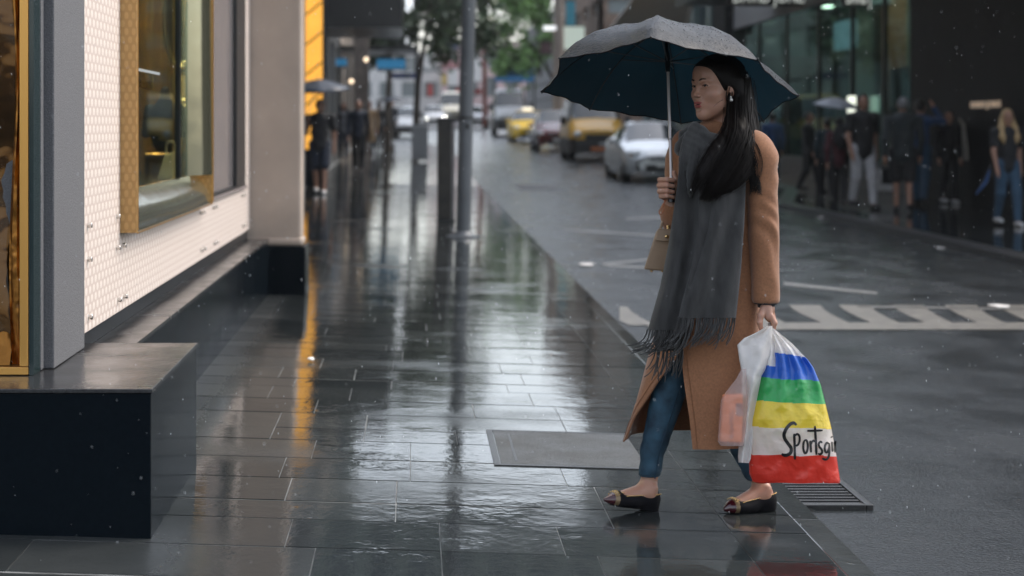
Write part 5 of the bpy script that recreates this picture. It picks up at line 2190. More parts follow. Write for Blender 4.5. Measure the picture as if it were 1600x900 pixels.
# cap, cut away from the face
cap = SDF((-.13, -.16, -.16), (.13, .14, .15), .0045)
cap.ell((0, -.016, .034), (.084, .1015, .0885), k=0)
cap.cone((0, -.06, .0), (0, -.075, -.12), .075, .07, .03)
cap.cone((.07, -.03, .02), (.07, -.045, -.1), .03, .04, .02)
cap.cone((-.07, -.02, .02), (-.066, -.03, -.1), .026, .03, .02)
cap.ell((0, .038, .05), (.063, .054, .052), k=.02)
cap.cut(lambda X, Y, Z: .031 - (Y - .60 * Z) + .004 * np.sin(60 * X + 1), .004)
cap.ell((.09, .006, -.026), (.03, .019, .027), k=.006, sub=True)
V, Q = cap.mesh()
hair = MB()
hair.add(hw(V), Q.tolist())
guides = [
    ([hw((.058, -.06, .03)), W(1154, 180, -.08), W(1154, 215, -.165), W(1140, 252, -.20), W(1122, 284, -.225), W(1106, 304, -.23)], [.035, .045, .05, .056, .044, .008]),
    ([hw((.03, -.07, .02)), W(1160, 190, -.06), W(1166, 232, -.14), W(1160, 262, -.19), W(1140, 288, -.22), W(1118, 303, -.23)], [.05, .045, .042, .044, .03, .006]),
    ([hw((0, -.09, .0)), W(1164, 190, -.0), W(1173, 232, -.11), W(1177, 266, -.17), W(1180, 292, -.2)], [.06, .05, .034, .018, .004]),
    ([hw((.055, -.035, -.05)), W(1138, 202, -.12), W(1120, 236, -.19), W(1100, 268, -.225), W(1088, 292, -.235)], [.012, .022, .036, .032, .008]),
]
for g_, r_ in guides:
    C = smooth_curve(g_, 40)
    rr = np.interp(np.linspace(0, 1, 40), np.linspace(0, 1, len(r_)), r_)
    for i in range(39):
        hs_.cone(C[i], C[i + 1], rr[i] * .8, rr[i + 1] * .8, .008)
# flatten against the body and break up the surface
hs_.warp(lambda X, Y, Z: .0012 * np.sin(210 * X + 60 * Z + 3 * np.sin(9 * Z)) + .0008 * np.sin(430 * X + 90 * Z))
sdf_add(hair, hs_)
rh = random.Random(4)
for n in range(900):
    g_, r_ = guides[rh.choices(range(4), [5, 4, 2, 2])[0]]
    a = rh.uniform(0, 2 * math.pi)
    off = np.array([math.cos(a), math.sin(a) * .8 - .25, .25 * rh.gauss(0, 1)]) * (rh.uniform(.70, .93) if n % 9 else rh.uniform(.95, 1.25))
    k0 = rh.randrange(2)
    end = rh.uniform(.85, 1.0)
    tip_ = g_[-1] + (g_[-1] - g_[-2]) * rh.uniform(.05, .55) + np.array([rh.gauss(0, .012), 0, -.012])
    C = smooth_curve(list(g_) + [tip_], 14)
    rr = np.interp(np.linspace(0, 1, 14), np.linspace(0, 1, len(r_) + 1), list(np.maximum(r_, .018)) + [.02])
    ph, am = rh.uniform(0, 6), rh.uniform(.001, .005)
    C = C + off[None, :] * rr[:, None] + np.stack([am * np.sin(np.linspace(0, 9, 14) + ph), 0 * rr, 0 * rr], 1) * np.linspace(0, 1, 14)[:, None]
    k1 = max(6, int(14 * end))
    C = C[k0:k1]
    hair.tube(C, np.linspace(.0018, .0005, len(C)) * rh.uniform(.5, 1.1), 4, caps=False)
# strands combed back over the cap
for n in range(170):
    th = rh.uniform(-1.5, 1.5)
    s0 = np.array([.05 * math.sin(th), .045 - .03 * abs(th) / 1.5, .092 - .045 * abs(math.sin(th)) ** 2])
    pts = []
    for q in np.linspace(0, 1, 9):
        px = math.sin(th) * (.03 + .058 * math.sin(q * 1.7))
        ang_ = .55 + q * 2.0
        pts.append(np.array([px, -.016 + .104 * math.cos(ang_) * math.sqrt(max(.05, 1 - (px / .09) ** 2)), .034 + .091 * math.sin(ang_) * math.sqrt(max(.05, 1 - (px / .09) ** 2))]))
    hair.tube([hw(p) for p in pts], .0016, 4, caps=False)
# fine roots along the hairline
for n in range(260):
    th = rh.uniform(-.55, .55)
    sx_ = .072 * math.sin(th)
    z0 = .086 - .075 * (abs(th) / 1.25) ** 1.6 + rh.gauss(0, .003)
    y0 = .031 + .60 * z0 + rh.gauss(.002, .004)
    p0 = np.array([sx_, y0, z0])
    c0_ = np.array([0, -.012, .034])
    rad = np.array([.0845, .101, .089])
    pts = []
    for q in np.linspace(0, 1, 7):
        p = p0 + np.array([.012 * math.sin(th) * q, -.055 * q, .028 * q * (1 if abs(th) < .8 else .3)])
        dd = (p - c0_) / rad
        pts.append(hw(c0_ + dd / np.linalg.norm(dd) * rad * (1.0 + .012 * q)))
    hair.tube(pts, np.linspace(.0004, .0008, 7), 4, caps=False)
# loose hairs over the shoulder and cheek
for pts in ([W(1166, 214, -.17), W(1178, 240, -.205), W(1184, 262, -.215), W(1182, 290, -.215)], [W(1170, 210, -.16), W(1186, 236, -.2), W(1190, 262, -.21), W(1184, 284, -.21)], [W(1160, 222, -.18), W(1174, 256, -.215), W(1176, 285, -.22), W(1171, 305, -.22)],
            [hw((.066, .03, -.04)), hw((.062, .05, -.05)), hw((.052, .066, -.068))], [hw((.076, .0, .03)), hw((.078, .012, .0)), hw((.074, .016, -.03)), hw((.07, .008, -.07))]):
    for q in range(5):
        o_ = np.array([rh.gauss(0, .003), rh.gauss(0, .002), rh.gauss(0, .003)])
        hair.tube(smooth_curve([p + o_ for p in pts], 10), np.linspace(.0014, .0005, 10) * (.55 if len(pts) < 4 else 1), 4, caps=False)
        if len(pts) == 3:
            break
hair.build('hair', M_HAIR, wom, angle=60)

# ---------------------------------------------------------------- coat
coat = MB()
cs_ = SDF((.6, 6.3, .72), (1.5, 7.1, 1.44), .0065)
tors = [(212, 1120, .075, .07), (224, 1127, .15, .085), (250, 1127, .178, .115), (300, 1126, .176, .125), (360, 1123, .172, .125), (420, 1119, .18, .13), (470, 1116, .19, .14)]
for (ya, xa, aa, ba), (yb, xb, ab, bb) in zip(tors[:-1], tors[1:]):
    for q in np.linspace(0, 1, 5)[:-1]:
        yy, xx, a_, b_ = ya + (yb - ya) * q, xa + (xb - xa) * q, aa + (ab - aa) * q, ba + (bb - ba) * q
        cs_.ell(W(xx, yy, .01), (a_, b_, .07), R=RT, k=.015)
sl = smooth_curve([W(1176, 228, -.115), W(1189, 252, -.14), W(1191, 300, -.148), W(1193, 350, -.152), W(1195, 400, -.158), W(1196, 440, -.164), W(1197, 474, -.168)], 40)
sr = np.interp(np.linspace(0, 1, 40), np.linspace(0, 1, 7), [.057, .0545, .0525, .052, .0485, .0465, .0455])
for i in range(39):
    cs_.cone(sl[i], sl[i + 1], sr[i], sr[i + 1], .006 if i > 6 else .02)
rl = smooth_curve([shR, W(1064, 262, .13), W(1066, 330, .07), W(1064, 356, .02), W(1054, 340, -.04), W(1050, 328, -.06)], 14)
rr_ = np.interp(np.linspace(0, 1, 14), np.linspace(0, 1, 6), [.06, .058, .054, .054, .046, .042])
for i in range(13):
    cs_.cone(rl[i], rl[i + 1], rr_[i], rr_[i + 1], .01)
ed_ = W(1050, 326, -.065)
wr_dir = np.array([0, 0, -1.0])
cs_.cut(lambda X, Y, Z: Z - (W(1197, 473, -.168)[2]), .004)
# hollow cuffs
cs_.cone(W(1197, 480, -.168), W(1197, 462, -.167), .0375, .036, .002, sub=True)
# cloth creases: elbow, underarm and shoulder


def creases(X, Y, Z):
    near = np.clip((X - 1.16) / .06, 0, 1)
    f = np.sin(64 * Z + 70 * X + 45 * Y + 3.2 * np.sin(17 * Z)) * np.exp(-((Z - 1.0) / .13) ** 2)
    f2 = np.sin(70 * Z - 55 * X + 2 * np.sin(17 * Y)) * np.exp(-((Z - 1.24) / .08) ** 2)
    return near * (.0024 * f * (1 + np.sin(38 * Y + 25 * X)) + .0024 * f2) + .0012 * np.sin(31 * Z + 23 * X) * np.sin(29 * X + 11 * Y)


cs_.warp(creases)
sdf_add(coat, cs_)
# skirt of the coat, open in front
rows = []
NV, NU = 26, 66
hemy = [(430, 1118, .182, .138, 6, 6), (480, 1114, .195, .15, 6, 6), (545, 1104, .215, .165, 8, 6), (590, 1099, .226, .176, 16, -12), (640, 1093, .236, .186, 25, -24), (690, 1089, .244, .194, 31, -31)]
hy = np.array(hemy, float)
for i in range(NV):
    yv = 430 + (688 - 430) * i / (NV - 1)
    cxx, a_, b_, t2, t1 = (np.interp(yv, hy[:, 0], hy[:, c]) for c in (1, 2, 3, 4, 5))
    th = np.radians(np.linspace(t2, 360 + t1, NU))
    v = (yv - 430) / 258
    row = []
    for t in th:
        fl = 1 + v * (.05 * math.sin(5 * t + 1.0) + .03 * math.sin(9 * t))
        deg = math.degrees(t)
        dfl = 0
        if deg > 290:      # her right front flap swings forward with the stride
            dfl = .075 * v ** 2 * max(0, 1 - abs(deg - 335) / 45)
        c0 = W(cxx, yv, .01)
        p = c0 + tl_ * a_ * fl * math.sin(t) + tf * (b_ * fl * math.cos(t) + dfl) - tl_ * dfl * .45
        dz = 0
        if v > .0:
            dz = .012 * v * max(0, math.sin(t - .5)) - .012 * v * (1 if deg > 330 else 0)
        p = p + np.array([0, 0, dz])
        row.append(p)
    rows.append(row)
skirt = np.array(rows)
thick = .007
inner = skirt.copy()
ctr = skirt.mean(1, keepdims=True)
dv = inner - ctr
dv[..., 2] = 0
dv /= np.linalg.norm(dv, axis=2, keepdims=True)
inner = inner - dv * thick
coat.grid(skirt)
coat.grid(inner[:, ::-1])
for side in (0, NU - 1):
    e = np.stack([skirt[:, side], inner[:, side]], 1)
    coat.grid(e if side else e[:, ::-1])
coat.grid(np.stack([skirt[-1], inner[-1]], 0))
co_ = coat.build('coat', M_COAT, wom, angle=70)
# top stitching along the front edges, pocket welt
st = MB()
for side, q in ((1, 1), (NU - 2, -1)):
    st.tube(skirt[6:, side] + dv[6:, side] * .0012, .0012, 5)
    st.build('edge_stitching', bpy.data.materials.get('coat_seam') or pbr('coat_seam', (.2, .085, .035), .9), co_)
    st = MB()
st.tube(smooth_curve([W(1163, 386, -.168), W(1158, 388, -.178), W(1152, 388.5, -.184)], 6), .0045, 6)
st.build('pocket_welt', bpy.data.materials['coat_seam'], co_)
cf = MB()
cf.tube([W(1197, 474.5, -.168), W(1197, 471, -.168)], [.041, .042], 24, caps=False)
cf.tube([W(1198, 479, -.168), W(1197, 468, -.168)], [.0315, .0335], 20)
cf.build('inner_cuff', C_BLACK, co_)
# collar rising behind the hair
cl = MB()
cl.tube(smooth_curve([W(1158, 216, -.1), W(1166, 205, .02), W(1150, 200, .12), W(1108, 206, .13)], 12), .022, 10)
cl.build('collar', M_COAT, co_)

# ---------------------------------------------------------------- jeans
jn = MB()
js = SDF((.6, 6.3, .05), (1.5, 7.1, .95), .006)
js.cone(W(1100, 455, .03), W(1124, 455, .03), .12, .12, .04)
jf = smooth_curve([W(1094, 480, .07), W(1072, 545, .03), W(1047, 605, .0), W(1035, 650, -.005), W(1021, 700, -.012), W(1014.5, 745, -.015)], 16)
jr = np.interp(np.linspace(0, 1, 16), np.linspace(0, 1, 6), [.095, .077, .06, .052, .043, .0365])
for i in range(15):
    js.cone(jf[i], jf[i + 1], jr[i], jr[i + 1], .01)
jb = smooth_curve([W(1130, 480, -.02), W(1128, 560, .0), W(1130, 620, .01), W(1158, 690, .025), W(1186, 752, .036)], 14)
jq = np.interp(np.linspace(0, 1, 14), np.linspace(0, 1, 5), [.095, .075, .056, .047, .038])
for i in range(13):
    js.cone(jb[i], jb[i + 1], jq[i], jq[i + 1], .01)
js.warp(lambda X, Y, Z: .0018 * np.sin(85 * Z + 40 * X + 3 * np.sin(25 * X)) * (np.exp(-((Z - .2) / .07) ** 2) + np.exp(-((Z - .47) / .07) ** 2)) + .0008 * np.sin(47 * Z + 61 * Y))
js.cut(lambda X, Y, Z: Z - np.where(X < 1.02, W(1014, 744, -.015)[2], W(1188, 750, .035)[2]), .003)
sdf_add(jn, js)
jo = jn.build('jeans', M_DENIM, wom, angle=70)
st = MB()
sp = [jf[i] + np.array([.25, -.97, 0]) * (jr[i] + .0004) + np.array([(.35) * jr[i], 0, 0]) * .5 for i in range(4, 16)]
st.tube(np.array(sp), .0022, 5)
hm = np.array([jf[15] + [math.cos(a) * (jr[15] + .001), math.sin(a) * (jr[15] + .001), .012] for a in np.linspace(0, 2 * math.pi, 24)])
st.tube(hm, .0016, 5)
st.build('seam', pbr('denim_seam', (.012, .035, .06), .8), jo)

# ---------------------------------------------------------------- shoes
for (R, o, L) in shoe_data:
    f = SDF((-.03, -.07, -.03), (.29, .07, .12), .0032)
    f.ell((.034, 0, .034), (.0385, .0335, .04), k=0)
    f.cone((.034, 0, .038), (.1, 0, .028), .034, .035, .02)
    f.ell((.145, .002, .02), (.062, .0415, .027), k=.02)
    f.cone((.17, 0, .019), (L - .008, 0, .013), .028, .0075, .02)
    f.cone((.02, 0, .008), (.055, 0, .004), .028, .028, .008)
    f.cut(lambda X, Y, Z: Z + .004)
    f.cut(lambda X, Y, Z: np.maximum(.066 - np.clip((X - .0) / .15, 0, 1.2) ** .8 * .024 - Z, X - (.168 - 6.5 * Y * Y)), .002)
    V, Q = f.mesh()

    def shoemat(c):
        q = c[:, 0] / L
        out = np.zeros(len(c), int)
        out[(q > .785 + 6 * c[:, 1] ** 2)] = 2
        out[(q > .85 + 3 * c[:, 1] ** 2)] = 1
        out[c[:, 2] < .0015] = 0
        return out
    mt = shoemat(V[Q].mean(1))
    m = MB()
    m.add(V @ R.T + o, Q.tolist(), mt)
    so_ = m.build('shoe', [M_SHOE, M_BURG, M_GOLDL], wom, angle=60)
    # studs along the topline and over the cap, seated on the surface
    stv = MB()

    def top_of(x, y, zmin=.0):
        c = V[(abs(V[:, 0] - x) < .006) & (abs(V[:, 1] - y) < .005)]
        return c[:, 2].max() if len(c) else zmin
    for sgn in (1, -1):
        for x in np.linspace(.004, .172, 24):
            c = V[(abs(V[:, 0] - x) < .006) & (V[:, 1] * sgn > 0)]
            if not len(c):
                continue
            p = c[np.argmax(c[:, 2])]
            p2 = c[c[:, 2] > p[2] - .007]
            p = np.array([x, (p2[:, 1].max() if sgn > 0 else p2[:, 1].min()) * .98, p[2] - .003])
            stv.ball(R @ p + o, .0024, 8, 6)
    for q in (.80, .835):
        for yy in np.linspace(-.028, .028, 7):
            x = (q + 4 * yy * yy) * L
            zt = top_of(x, yy)
            if zt > .004:
                stv.ball(R @ np.array([x, yy, zt]) + o, .0023, 8, 6)
    if stv.n:
        stv.build('studs', M_STUD, so_)

# ---------------------------------------------------------------- scarf
sc = MB()


def sheet(rowsdef, n=30, mcols=18, dfun=None, thick=.012):
    """rowsdef: (y, xl, xr, d) ; builds a hanging woollen panel with thickness"""
    A = np.array(rowsdef, float)
    ys_ = np.linspace(A[0, 0], A[-1, 0], n)
    front, back = [], []
    for y in ys_:
        xl, xr, dd = (np.interp(y, A[:, 0], A[:, c]) for c in (1, 2, 3))
        fr, bk = [], []
        for j in range(mcols):
            u = j / (mcols - 1)
            d_ = dd + (dfun(u, y) if dfun else 0)
            yb = y
            p = W(xl + (xr - xl) * u, yb, d_)
            fr.append(p)
            e = .25 + .75 * min(1, 6 * min(u, 1 - u) + .0)
            bk.append(p + np.array([0, thick * e, 0]))
        front.append(fr)
        back.append(bk)
    Fm, Bm = np.array(front), np.array(back)
    ring = np.concatenate([Fm, Bm[:, ::-1]], 1)
    sc.grid(ring, cv=True)
    sc.add(ring[-1], [tuple(range(len(ring[-1])))])
    return Fm


foldA = lambda u, y: -.026 * math.sin(math.pi * u) ** .8 - .017 * math.sin(2 * math.pi * (1.6 * u + .002 * y)) * min(1, (y - 180) / 150) + .006 * math.sin(11 * u + y * .011)
foldB = lambda u, y: -.014 * math.sin(math.pi * u) + .02 * math.sin(2 * math.pi * (1.6 * u - .0012 * y)) + .005 * math.sin(13 * u + .02 * y)
FB = sheet([(228, 1068, 1114, -.135), (246, 1063, 1120, -.15), (300, 1057, 1120, -.165), (380, 1045, 1112, -.175), (450, 1031, 1098, -.185), (516, 1012, 1078, -.195)], dfun=foldB)
FA = sheet([(232, 1114, 1160, -.165), (250, 1109, 1166, -.18), (300, 1106, 1165, -.2), (350, 1098, 1163, -.21), (420, 1080, 1158, -.218), (470, 1066, 1153, -.222), (497, 1060, 1150, -.225)], dfun=foldA)
# strip folded over between the two panels
FC = sheet([(262, 1090, 1114, -.185), (300, 1092, 1114, -.205), (360, 1090, 1108, -.222), (420, 1080, 1092, -.228), (470, 1068, 1076, -.226)], n=20, mcols=8, dfun=lambda u, y: -.006 * math.sin(math.pi * u), thick=.008)
# short rear end hanging inside the coat opening
FD = sheet([(470, 1026, 1064, -.165), (520, 1022, 1066, -.17), (548, 1024, 1068, -.172)], n=8, mcols=12, dfun=lambda u, y: .008 * math.sin(9 * u))
# wrap round the neck: soft rolls melted into one volume
ws_ = SDF((.83, 6.35, 1.1), (1.3, 6.95, 1.45), .0055)
for pts, r in (([W(1087, 199, -.095), W(1072, 212, -.04), W(1080, 204, .06), W(1112, 197, .1), W(1146, 197, .06), W(1160, 212, -.05), W(1150, 226, -.13), W(1128, 238, -.165)], .027),
               ([W(1080, 210, -.11), W(1066, 232, -.06), W(1074, 224, .07), W(1112, 212, .13), W(1156, 212, .07), W(1166, 230, -.07), W(1152, 248, -.16), W(1126, 262, -.185)], .03),
               ([W(1088, 196, -.095), W(1078, 214, -.125), W(1070, 244, -.15), W(1064, 300, -.165)], .019),
               ([W(1096, 206, -.11), W(1089, 226, -.145), W(1081, 262, -.17), W(1078, 310, -.175)], .018),
               ([W(1106, 218, -.12), W(1102, 238, -.155), W(1097, 270, -.18), W(1096, 320, -.19)], .018),
               ([W(1124, 226, -.14), W(1120, 248, -.175), W(1118, 280, -.205), W(1120, 330, -.22)], .020),
               ([W(1092, 203, -.095), W(1104, 214, -.13), W(1122, 221, -.15), W(1146, 222, -.15)], .022),
               ([W(1088, 214, -.11), W(1098, 232, -.15), W(1118, 240, -.17), W(1150, 238, -.16)], .022)):
    C = smooth_curve(pts, 56)
    rr = np.interp(np.linspace(0, 1, 56), [0, .12, .7, 1], [.75, 1, 1, .25]) * r * .9
    for i in range(55):
        ws_.cone(C[i], C[i + 1], rr[i], rr[i + 1], .006)
ws_.warp(lambda X, Y, Z: .0016 * np.sin(160 * X - 35 * Z + 2 * np.sin(14 * Z)) + .001 * np.sin(240 * Z + 120 * X))
sdf_add(sc, ws_)
so2 = sc.build('scarf', M_SCARF, wom, angle=75)
fg = MB()
rf = random.Random(21)


def fringe(Fm, n, length, sway, px=433.0):
    last = Fm[-1]
    for k in range(n):
        u = (k + .5 + rf.uniform(-.25, .25)) / n * (len(last) - 1)
        i = min(int(u), len(last) - 2)
        p = last[i] + (last[i + 1] - last[i]) * (u - i) + np.array([0, .005, .004])
        for q in range(2):
            Ln = length * rf.uniform(.75, 1.15)
            sx = sway + rf.gauss(0, .35)
            pts = [p + np.array([rf.gauss(0, .002), rf.gauss(0, .003), 0])]
            dirx = 0
            for s_ in range(6):
                dirx += (sx * .25 + rf.gauss(0, .07)) * .4
                pts.append(pts[-1] + np.array([dirx * Ln / 6, rf.gauss(0, .002), -math.sqrt(max(.1, 1 - min(.9, dirx ** 2))) * Ln / 6]))
            fg.tube(smooth_curve(pts, 10), np.linspace(.0027, .0017, 10), 5)


fringe(FA, 27, .105, -1.1)
fringe(FB, 19, .11, -1.7)
fringe(FD, 12, .10, -.7)
fg.build('fringe', M_SCARF, so2)

# ================================================================ umbrella
umb = thing('umbrella', 'open dark navy umbrella with wet top held over the dark haired woman', 'umbrella', tuple(W(1049, 295, -.105)))
C0 = W(1046, 137, .02)
tilt = math.radians(19.0)
ax = np.array([-.02, math.sin(tilt), math.cos(tilt)])
ax /= np.linalg.norm(ax)
# rib tips measured on the photograph, placed on the tilted rim plane
tips_px = [(846, 143), (921, 170), (1064, 192), (1194, 189), (1248, 149), (1184, 92), (1017, 58), (874, 91)]
tips = []
for (x, y) in tips_px:
    ray = np.array([(x - CX) / F_PX, 1, -(y - HY) / F_PX])
    o_ = np.array([0, 0, CAMH])
    t_ = ((C0 - o_) @ ax) / (ray @ ax)
    tips.append(o_ + ray * t_)
tips = np.array(tips)
apex = C0 + ax * .232
M_UMB = pbr('wet_navy_nylon', (.014, .019, .026), .34, bump=(110, .007), coat=.14, coatr=.2, spec=.3, ior=1.42)
M_UMBIN = pbr('navy_underside', (.012, .03, .042), .6, bump=(60, .002))
for mt_, fac_ in ((M_UMBIN, .55), (M_UMB, .35)):
    N_, L_ = nodes_of(mt_)
    tr_ = N_.new('ShaderNodeBsdfTranslucent')
    tr_.inputs['Color'].default_value = (.07, .155, .20, 1)
    mx_ = N_.new('ShaderNodeMixShader')
    mx_.inputs['Fac'].default_value = fac_
    L_.new(N_['Principled BSDF'].outputs[0], mx_.inputs[1])
    L_.new(tr_.outputs[0], mx_.inputs[2])
    L_.new(mx_.outputs[0], N_['Material Output'].inputs['Surface'])
um = MB()
NS, NT = 16, 12


def rib_pt(k, s_):
    tip = tips[k % 8]
    hgt = (C0 - apex) @ ax        # negative
    base = apex + (tip - apex) * 0
    radial = tip - C0
    radial = radial - ax * (radial @ ax)
    drop = (tip - apex) @ ax
    return apex + radial * (math.sin(s_ * .78) / math.sin(.78)) + (C0 - C0) + ax * drop * (1 - math.cos(s_ * .78)) / (1 - math.cos(.78)) + ax * 0


rows = []
for i in range(NS + 1):
    s_ = i / NS
    row = []
    for k in range(8):
        a, b = rib_pt(k, s_), rib_pt(k + 1, s_)
        for j in range(NT):
            t_ = j / NT
            p = a * (1 - t_) + b * t_
            w_ = 4 * t_ * (1 - t_)
            mid = (a + b) / 2 - C0
            mid = mid - ax * (mid @ ax)
            p = p - mid * w_ * .05 * s_ ** 3 - ax * .012 * w_ * math.sin(math.pi * s_)
            p = p + ax * (.0028 * math.sin(19 * t_ + 7 * s_ + k * 2.1) * s_ + .002 * math.sin(31 * s_ + 9 * t_ + k))
            if s_ < .35:
                p = p + ax * .006 * math.sin(40 * t_ + k) * s_ * (.35 - s_) * 8
            row.append(p)
    rows.append(row)
G = np.array(rows)
um.grid(G, cv=True, mat=0)
um.grid((G - ax * .0035)[:, ::-1], cv=True, mat=1)
um.grid(np.stack([G[-1], G[-1] - ax * .0035], 0), cv=True, mat=1)
cn = um.build('canopy', [M_UMB, M_UMBIN], umb, angle=180)
hem = MB()
hem.tube(np.vstack([G[-1], G[-1][:1]]) - ax * .002, .0022, 5, caps=False)
hem.build('hem', M_SHOE, cn)
rd = MB()
rdr = random.Random(9)
for n in range(2200):     # rain beads standing on the cloth
    i, j = rdr.randrange(2, NS - 1), rdr.randrange(8 * NT)
    u_, v_ = rdr.random(), rdr.random()
    j2 = (j + 1) % (8 * NT)
    p = (G[i, j] * (1 - u_) + G[i + 1, j] * u_) * (1 - v_) + (G[i, j2] * (1 - u_) + G[i + 1, j2] * u_) * v_
    rd.ball(p + ax * .0006, rdr.uniform(.001, .0024), 6, 4)
o = rd.build('raindrop', pbr('water_bead', (.12, .13, .14), .03, coat=1, spec=.8), cn)
kind(o, 'stuff')
hubp = apex - ax * .03
run = C0 + ax * .10
for k in range(8):
    rbm = MB()
    rbm.tube([rib_pt(k, s_) - ax * .008 for s_ in np.linspace(.02, 1, 14)], np.linspace(.0034, .0022, 14), 6)
    ro_ = rbm.build('rib', M_BLACK, umb)
    sm = MB()
    sm.tube([run, rib_pt(k, .52) - ax * .010], .0024, 6)
    sm.build('stretcher', pbr('dull_steel', (.12, .125, .13), .35, metal=.8) if 'dull_steel' not in bpy.data.materials else bpy.data.materials['dull_steel'], ro_)
    tm = MB()
    tm.ball(tips[k], .0045, 8, 6)
    tm.build('tip', M_BLACK, ro_)
grip_lo, grip_hi = W(1049, 316, -.11), W(1049, 280, -.102)
shm = MB()
shm.tube([apex + ax * .012, run, W(1049, 200, -.055), W(1049, 150, -.0)][:2], .006, 10)
shm.build('ferrule', M_BLACK, umb)
M_SHAFT = pbr('white_metal_shaft', (.55, .5, .47), .3, metal=.5)
shm = MB()
shm.tube([run + (run - apex) * 0.02, (run + grip_hi) / 2, grip_hi], [.0052, .0056, .0064], 12)
shm.build('shaft', M_SHAFT, umb)
shm = MB()
j1 = run + (grip_hi - run) * .66
shm.tube([j1, j1 + (grip_hi - run) * .012], .0082, 12)
shm.build('shaft_joint', pbr('joint_steel', (.3, .28, .27), .3, metal=.8), umb)
shm = MB()
shm.tube([run + (apex - run) * .25, run, run + (grip_hi - run) * .09], [.009, .0105, .009], 12)
shm.build('runner', M_BLACK, umb)
shm = MB()
shm.tube([grip_hi, (grip_hi + grip_lo) / 2, grip_lo], [.0105, .0125, .0125], 14)
shm.build('handle', M_BLACK, umb)
lp = MB()
lp.tube(smooth_curve([W(1040, 312, -.11), W(1035, 322, -.112), W(1030, 331, -.112), W(1032, 335, -.112), W(1036, 330, -.112), W(1038, 318, -.112), W(1042, 311, -.11)], 26), .0022, 6)
lp.build('wrist_loop', pbr('tan_cord', (.32, .1, .035), .6), umb)

# ================================================================ handbag on her right arm
hb = thing('handbag', 'small taupe leather handbag with gold clasp hanging behind the scarf edge', 'handbag', tuple(W(1032, 422, -.05)))
M_TAUPE = pbr('taupe_leather', (.30, .20, .125), .5, var=(30, .06), bump=(260, .0006))
dB = -.07
m = MB()
q_ = [(1006, 421), (1060, 425), (1052, 360), (1026, 360)]
f_ = [W(x, y, dB) for x, y in q_]
b_ = [W(x, y, dB + (.085 if y > 400 else .03)) for x, y in q_]
m.hexa([f_[0], f_[1], b_[1], b_[0]], [f_[3], f_[2], b_[2], b_[3]])
m.build('body', M_TAUPE, hb, smooth=True, bevel=.006)
m = MB()
q_ = [(1024.5, 376), (1058, 378), (1053, 359), (1028, 358)]
f_ = [W(x, y, dB - (.012 if y > 370 else .004)) for x, y in q_]
b_ = [p + np.array([0, .008, 0]) for p in f_]
m.hexa([f_[0], f_[1], b_[1], b_[0]], [f_[3], f_[2], b_[2], b_[3]])
m.prism([W(1029, 359, dB - .006), W(1053, 360, dB - .006), W(1053, 360, dB + .04), W(1029, 359, dB + .04)], (0, 0, .004))
m.build('flap', M_TAUPE, hb, bevel=.003)
m = MB()
m.ball(W(1042, 369.5, dB - .017), (.008, .004, .006), 12, 8)
m.cyl(W(1042, 369.5, dB - .014), (0, -1, 0), .0035, .014, 10)
m.cyl(W(1044, 358, dB), (0, 0, 1), .006, .014, 10)
m.build('clasp', M_STUD, hb)
for x in (1018, 1035):
    m = MB()
    m.ball(W(x, 423.5, dB + .02), .0052, 10, 8)
    m.build('foot_stud', M_STUD, hb)
m = MB()
m.tube(smooth_curve([W(1032, 360, dB + .012), W(1036, 346, dB + .01), W(1048, 340, dB + .012), W(1058, 347, dB + .012), W(1060, 360, dB + .012)], 16), .005, 8)
m.build('handle', M_TAUPE, hb)
m = MB()
m.tube(smooth_curve([W(1043, 357, dB), W(1046, 351, dB - .004), W(1044, 346, dB)], 8), .003, 6)
m.build('clasp_ring', M_STUD, hb)

# ================================================================ shopping bags in her left hand


def plastic(name, col, rough=.32, transl=.25, bumpd=.004, alpha=None):
    m_ = pbr(name, col, rough, bump=(15, bumpd * 2.6), coat=.35, coatr=.2)
    N_, L_ = nodes_of(m_)
    b__ = N_['Principled BSDF']
    out = N_['Material Output']
    tr = N_.new('ShaderNodeBsdfTranslucent')
    tr.inputs['Color'].default_value = (*col, 1)
    mx = N_.new('ShaderNodeMixShader')
    mx.inputs['Fac'].default_value = transl
    L_.new(b__.outputs[0], mx.inputs[1])
    L_.new(tr.outputs[0], mx.inputs[2])
    last = mx
    if alpha is not None:
        tp = N_.new('ShaderNodeBsdfTransparent')
        m2 = N_.new('ShaderNodeMixShader')
        m2.inputs['Fac'].default_value = alpha
        L_.new(tp.outputs[0], m2.inputs[1])
        L_.new(mx.outputs[0], m2.inputs[2])
        last = m2
    L_.new(last.outputs[0], out.inputs['Surface'])
    return m_


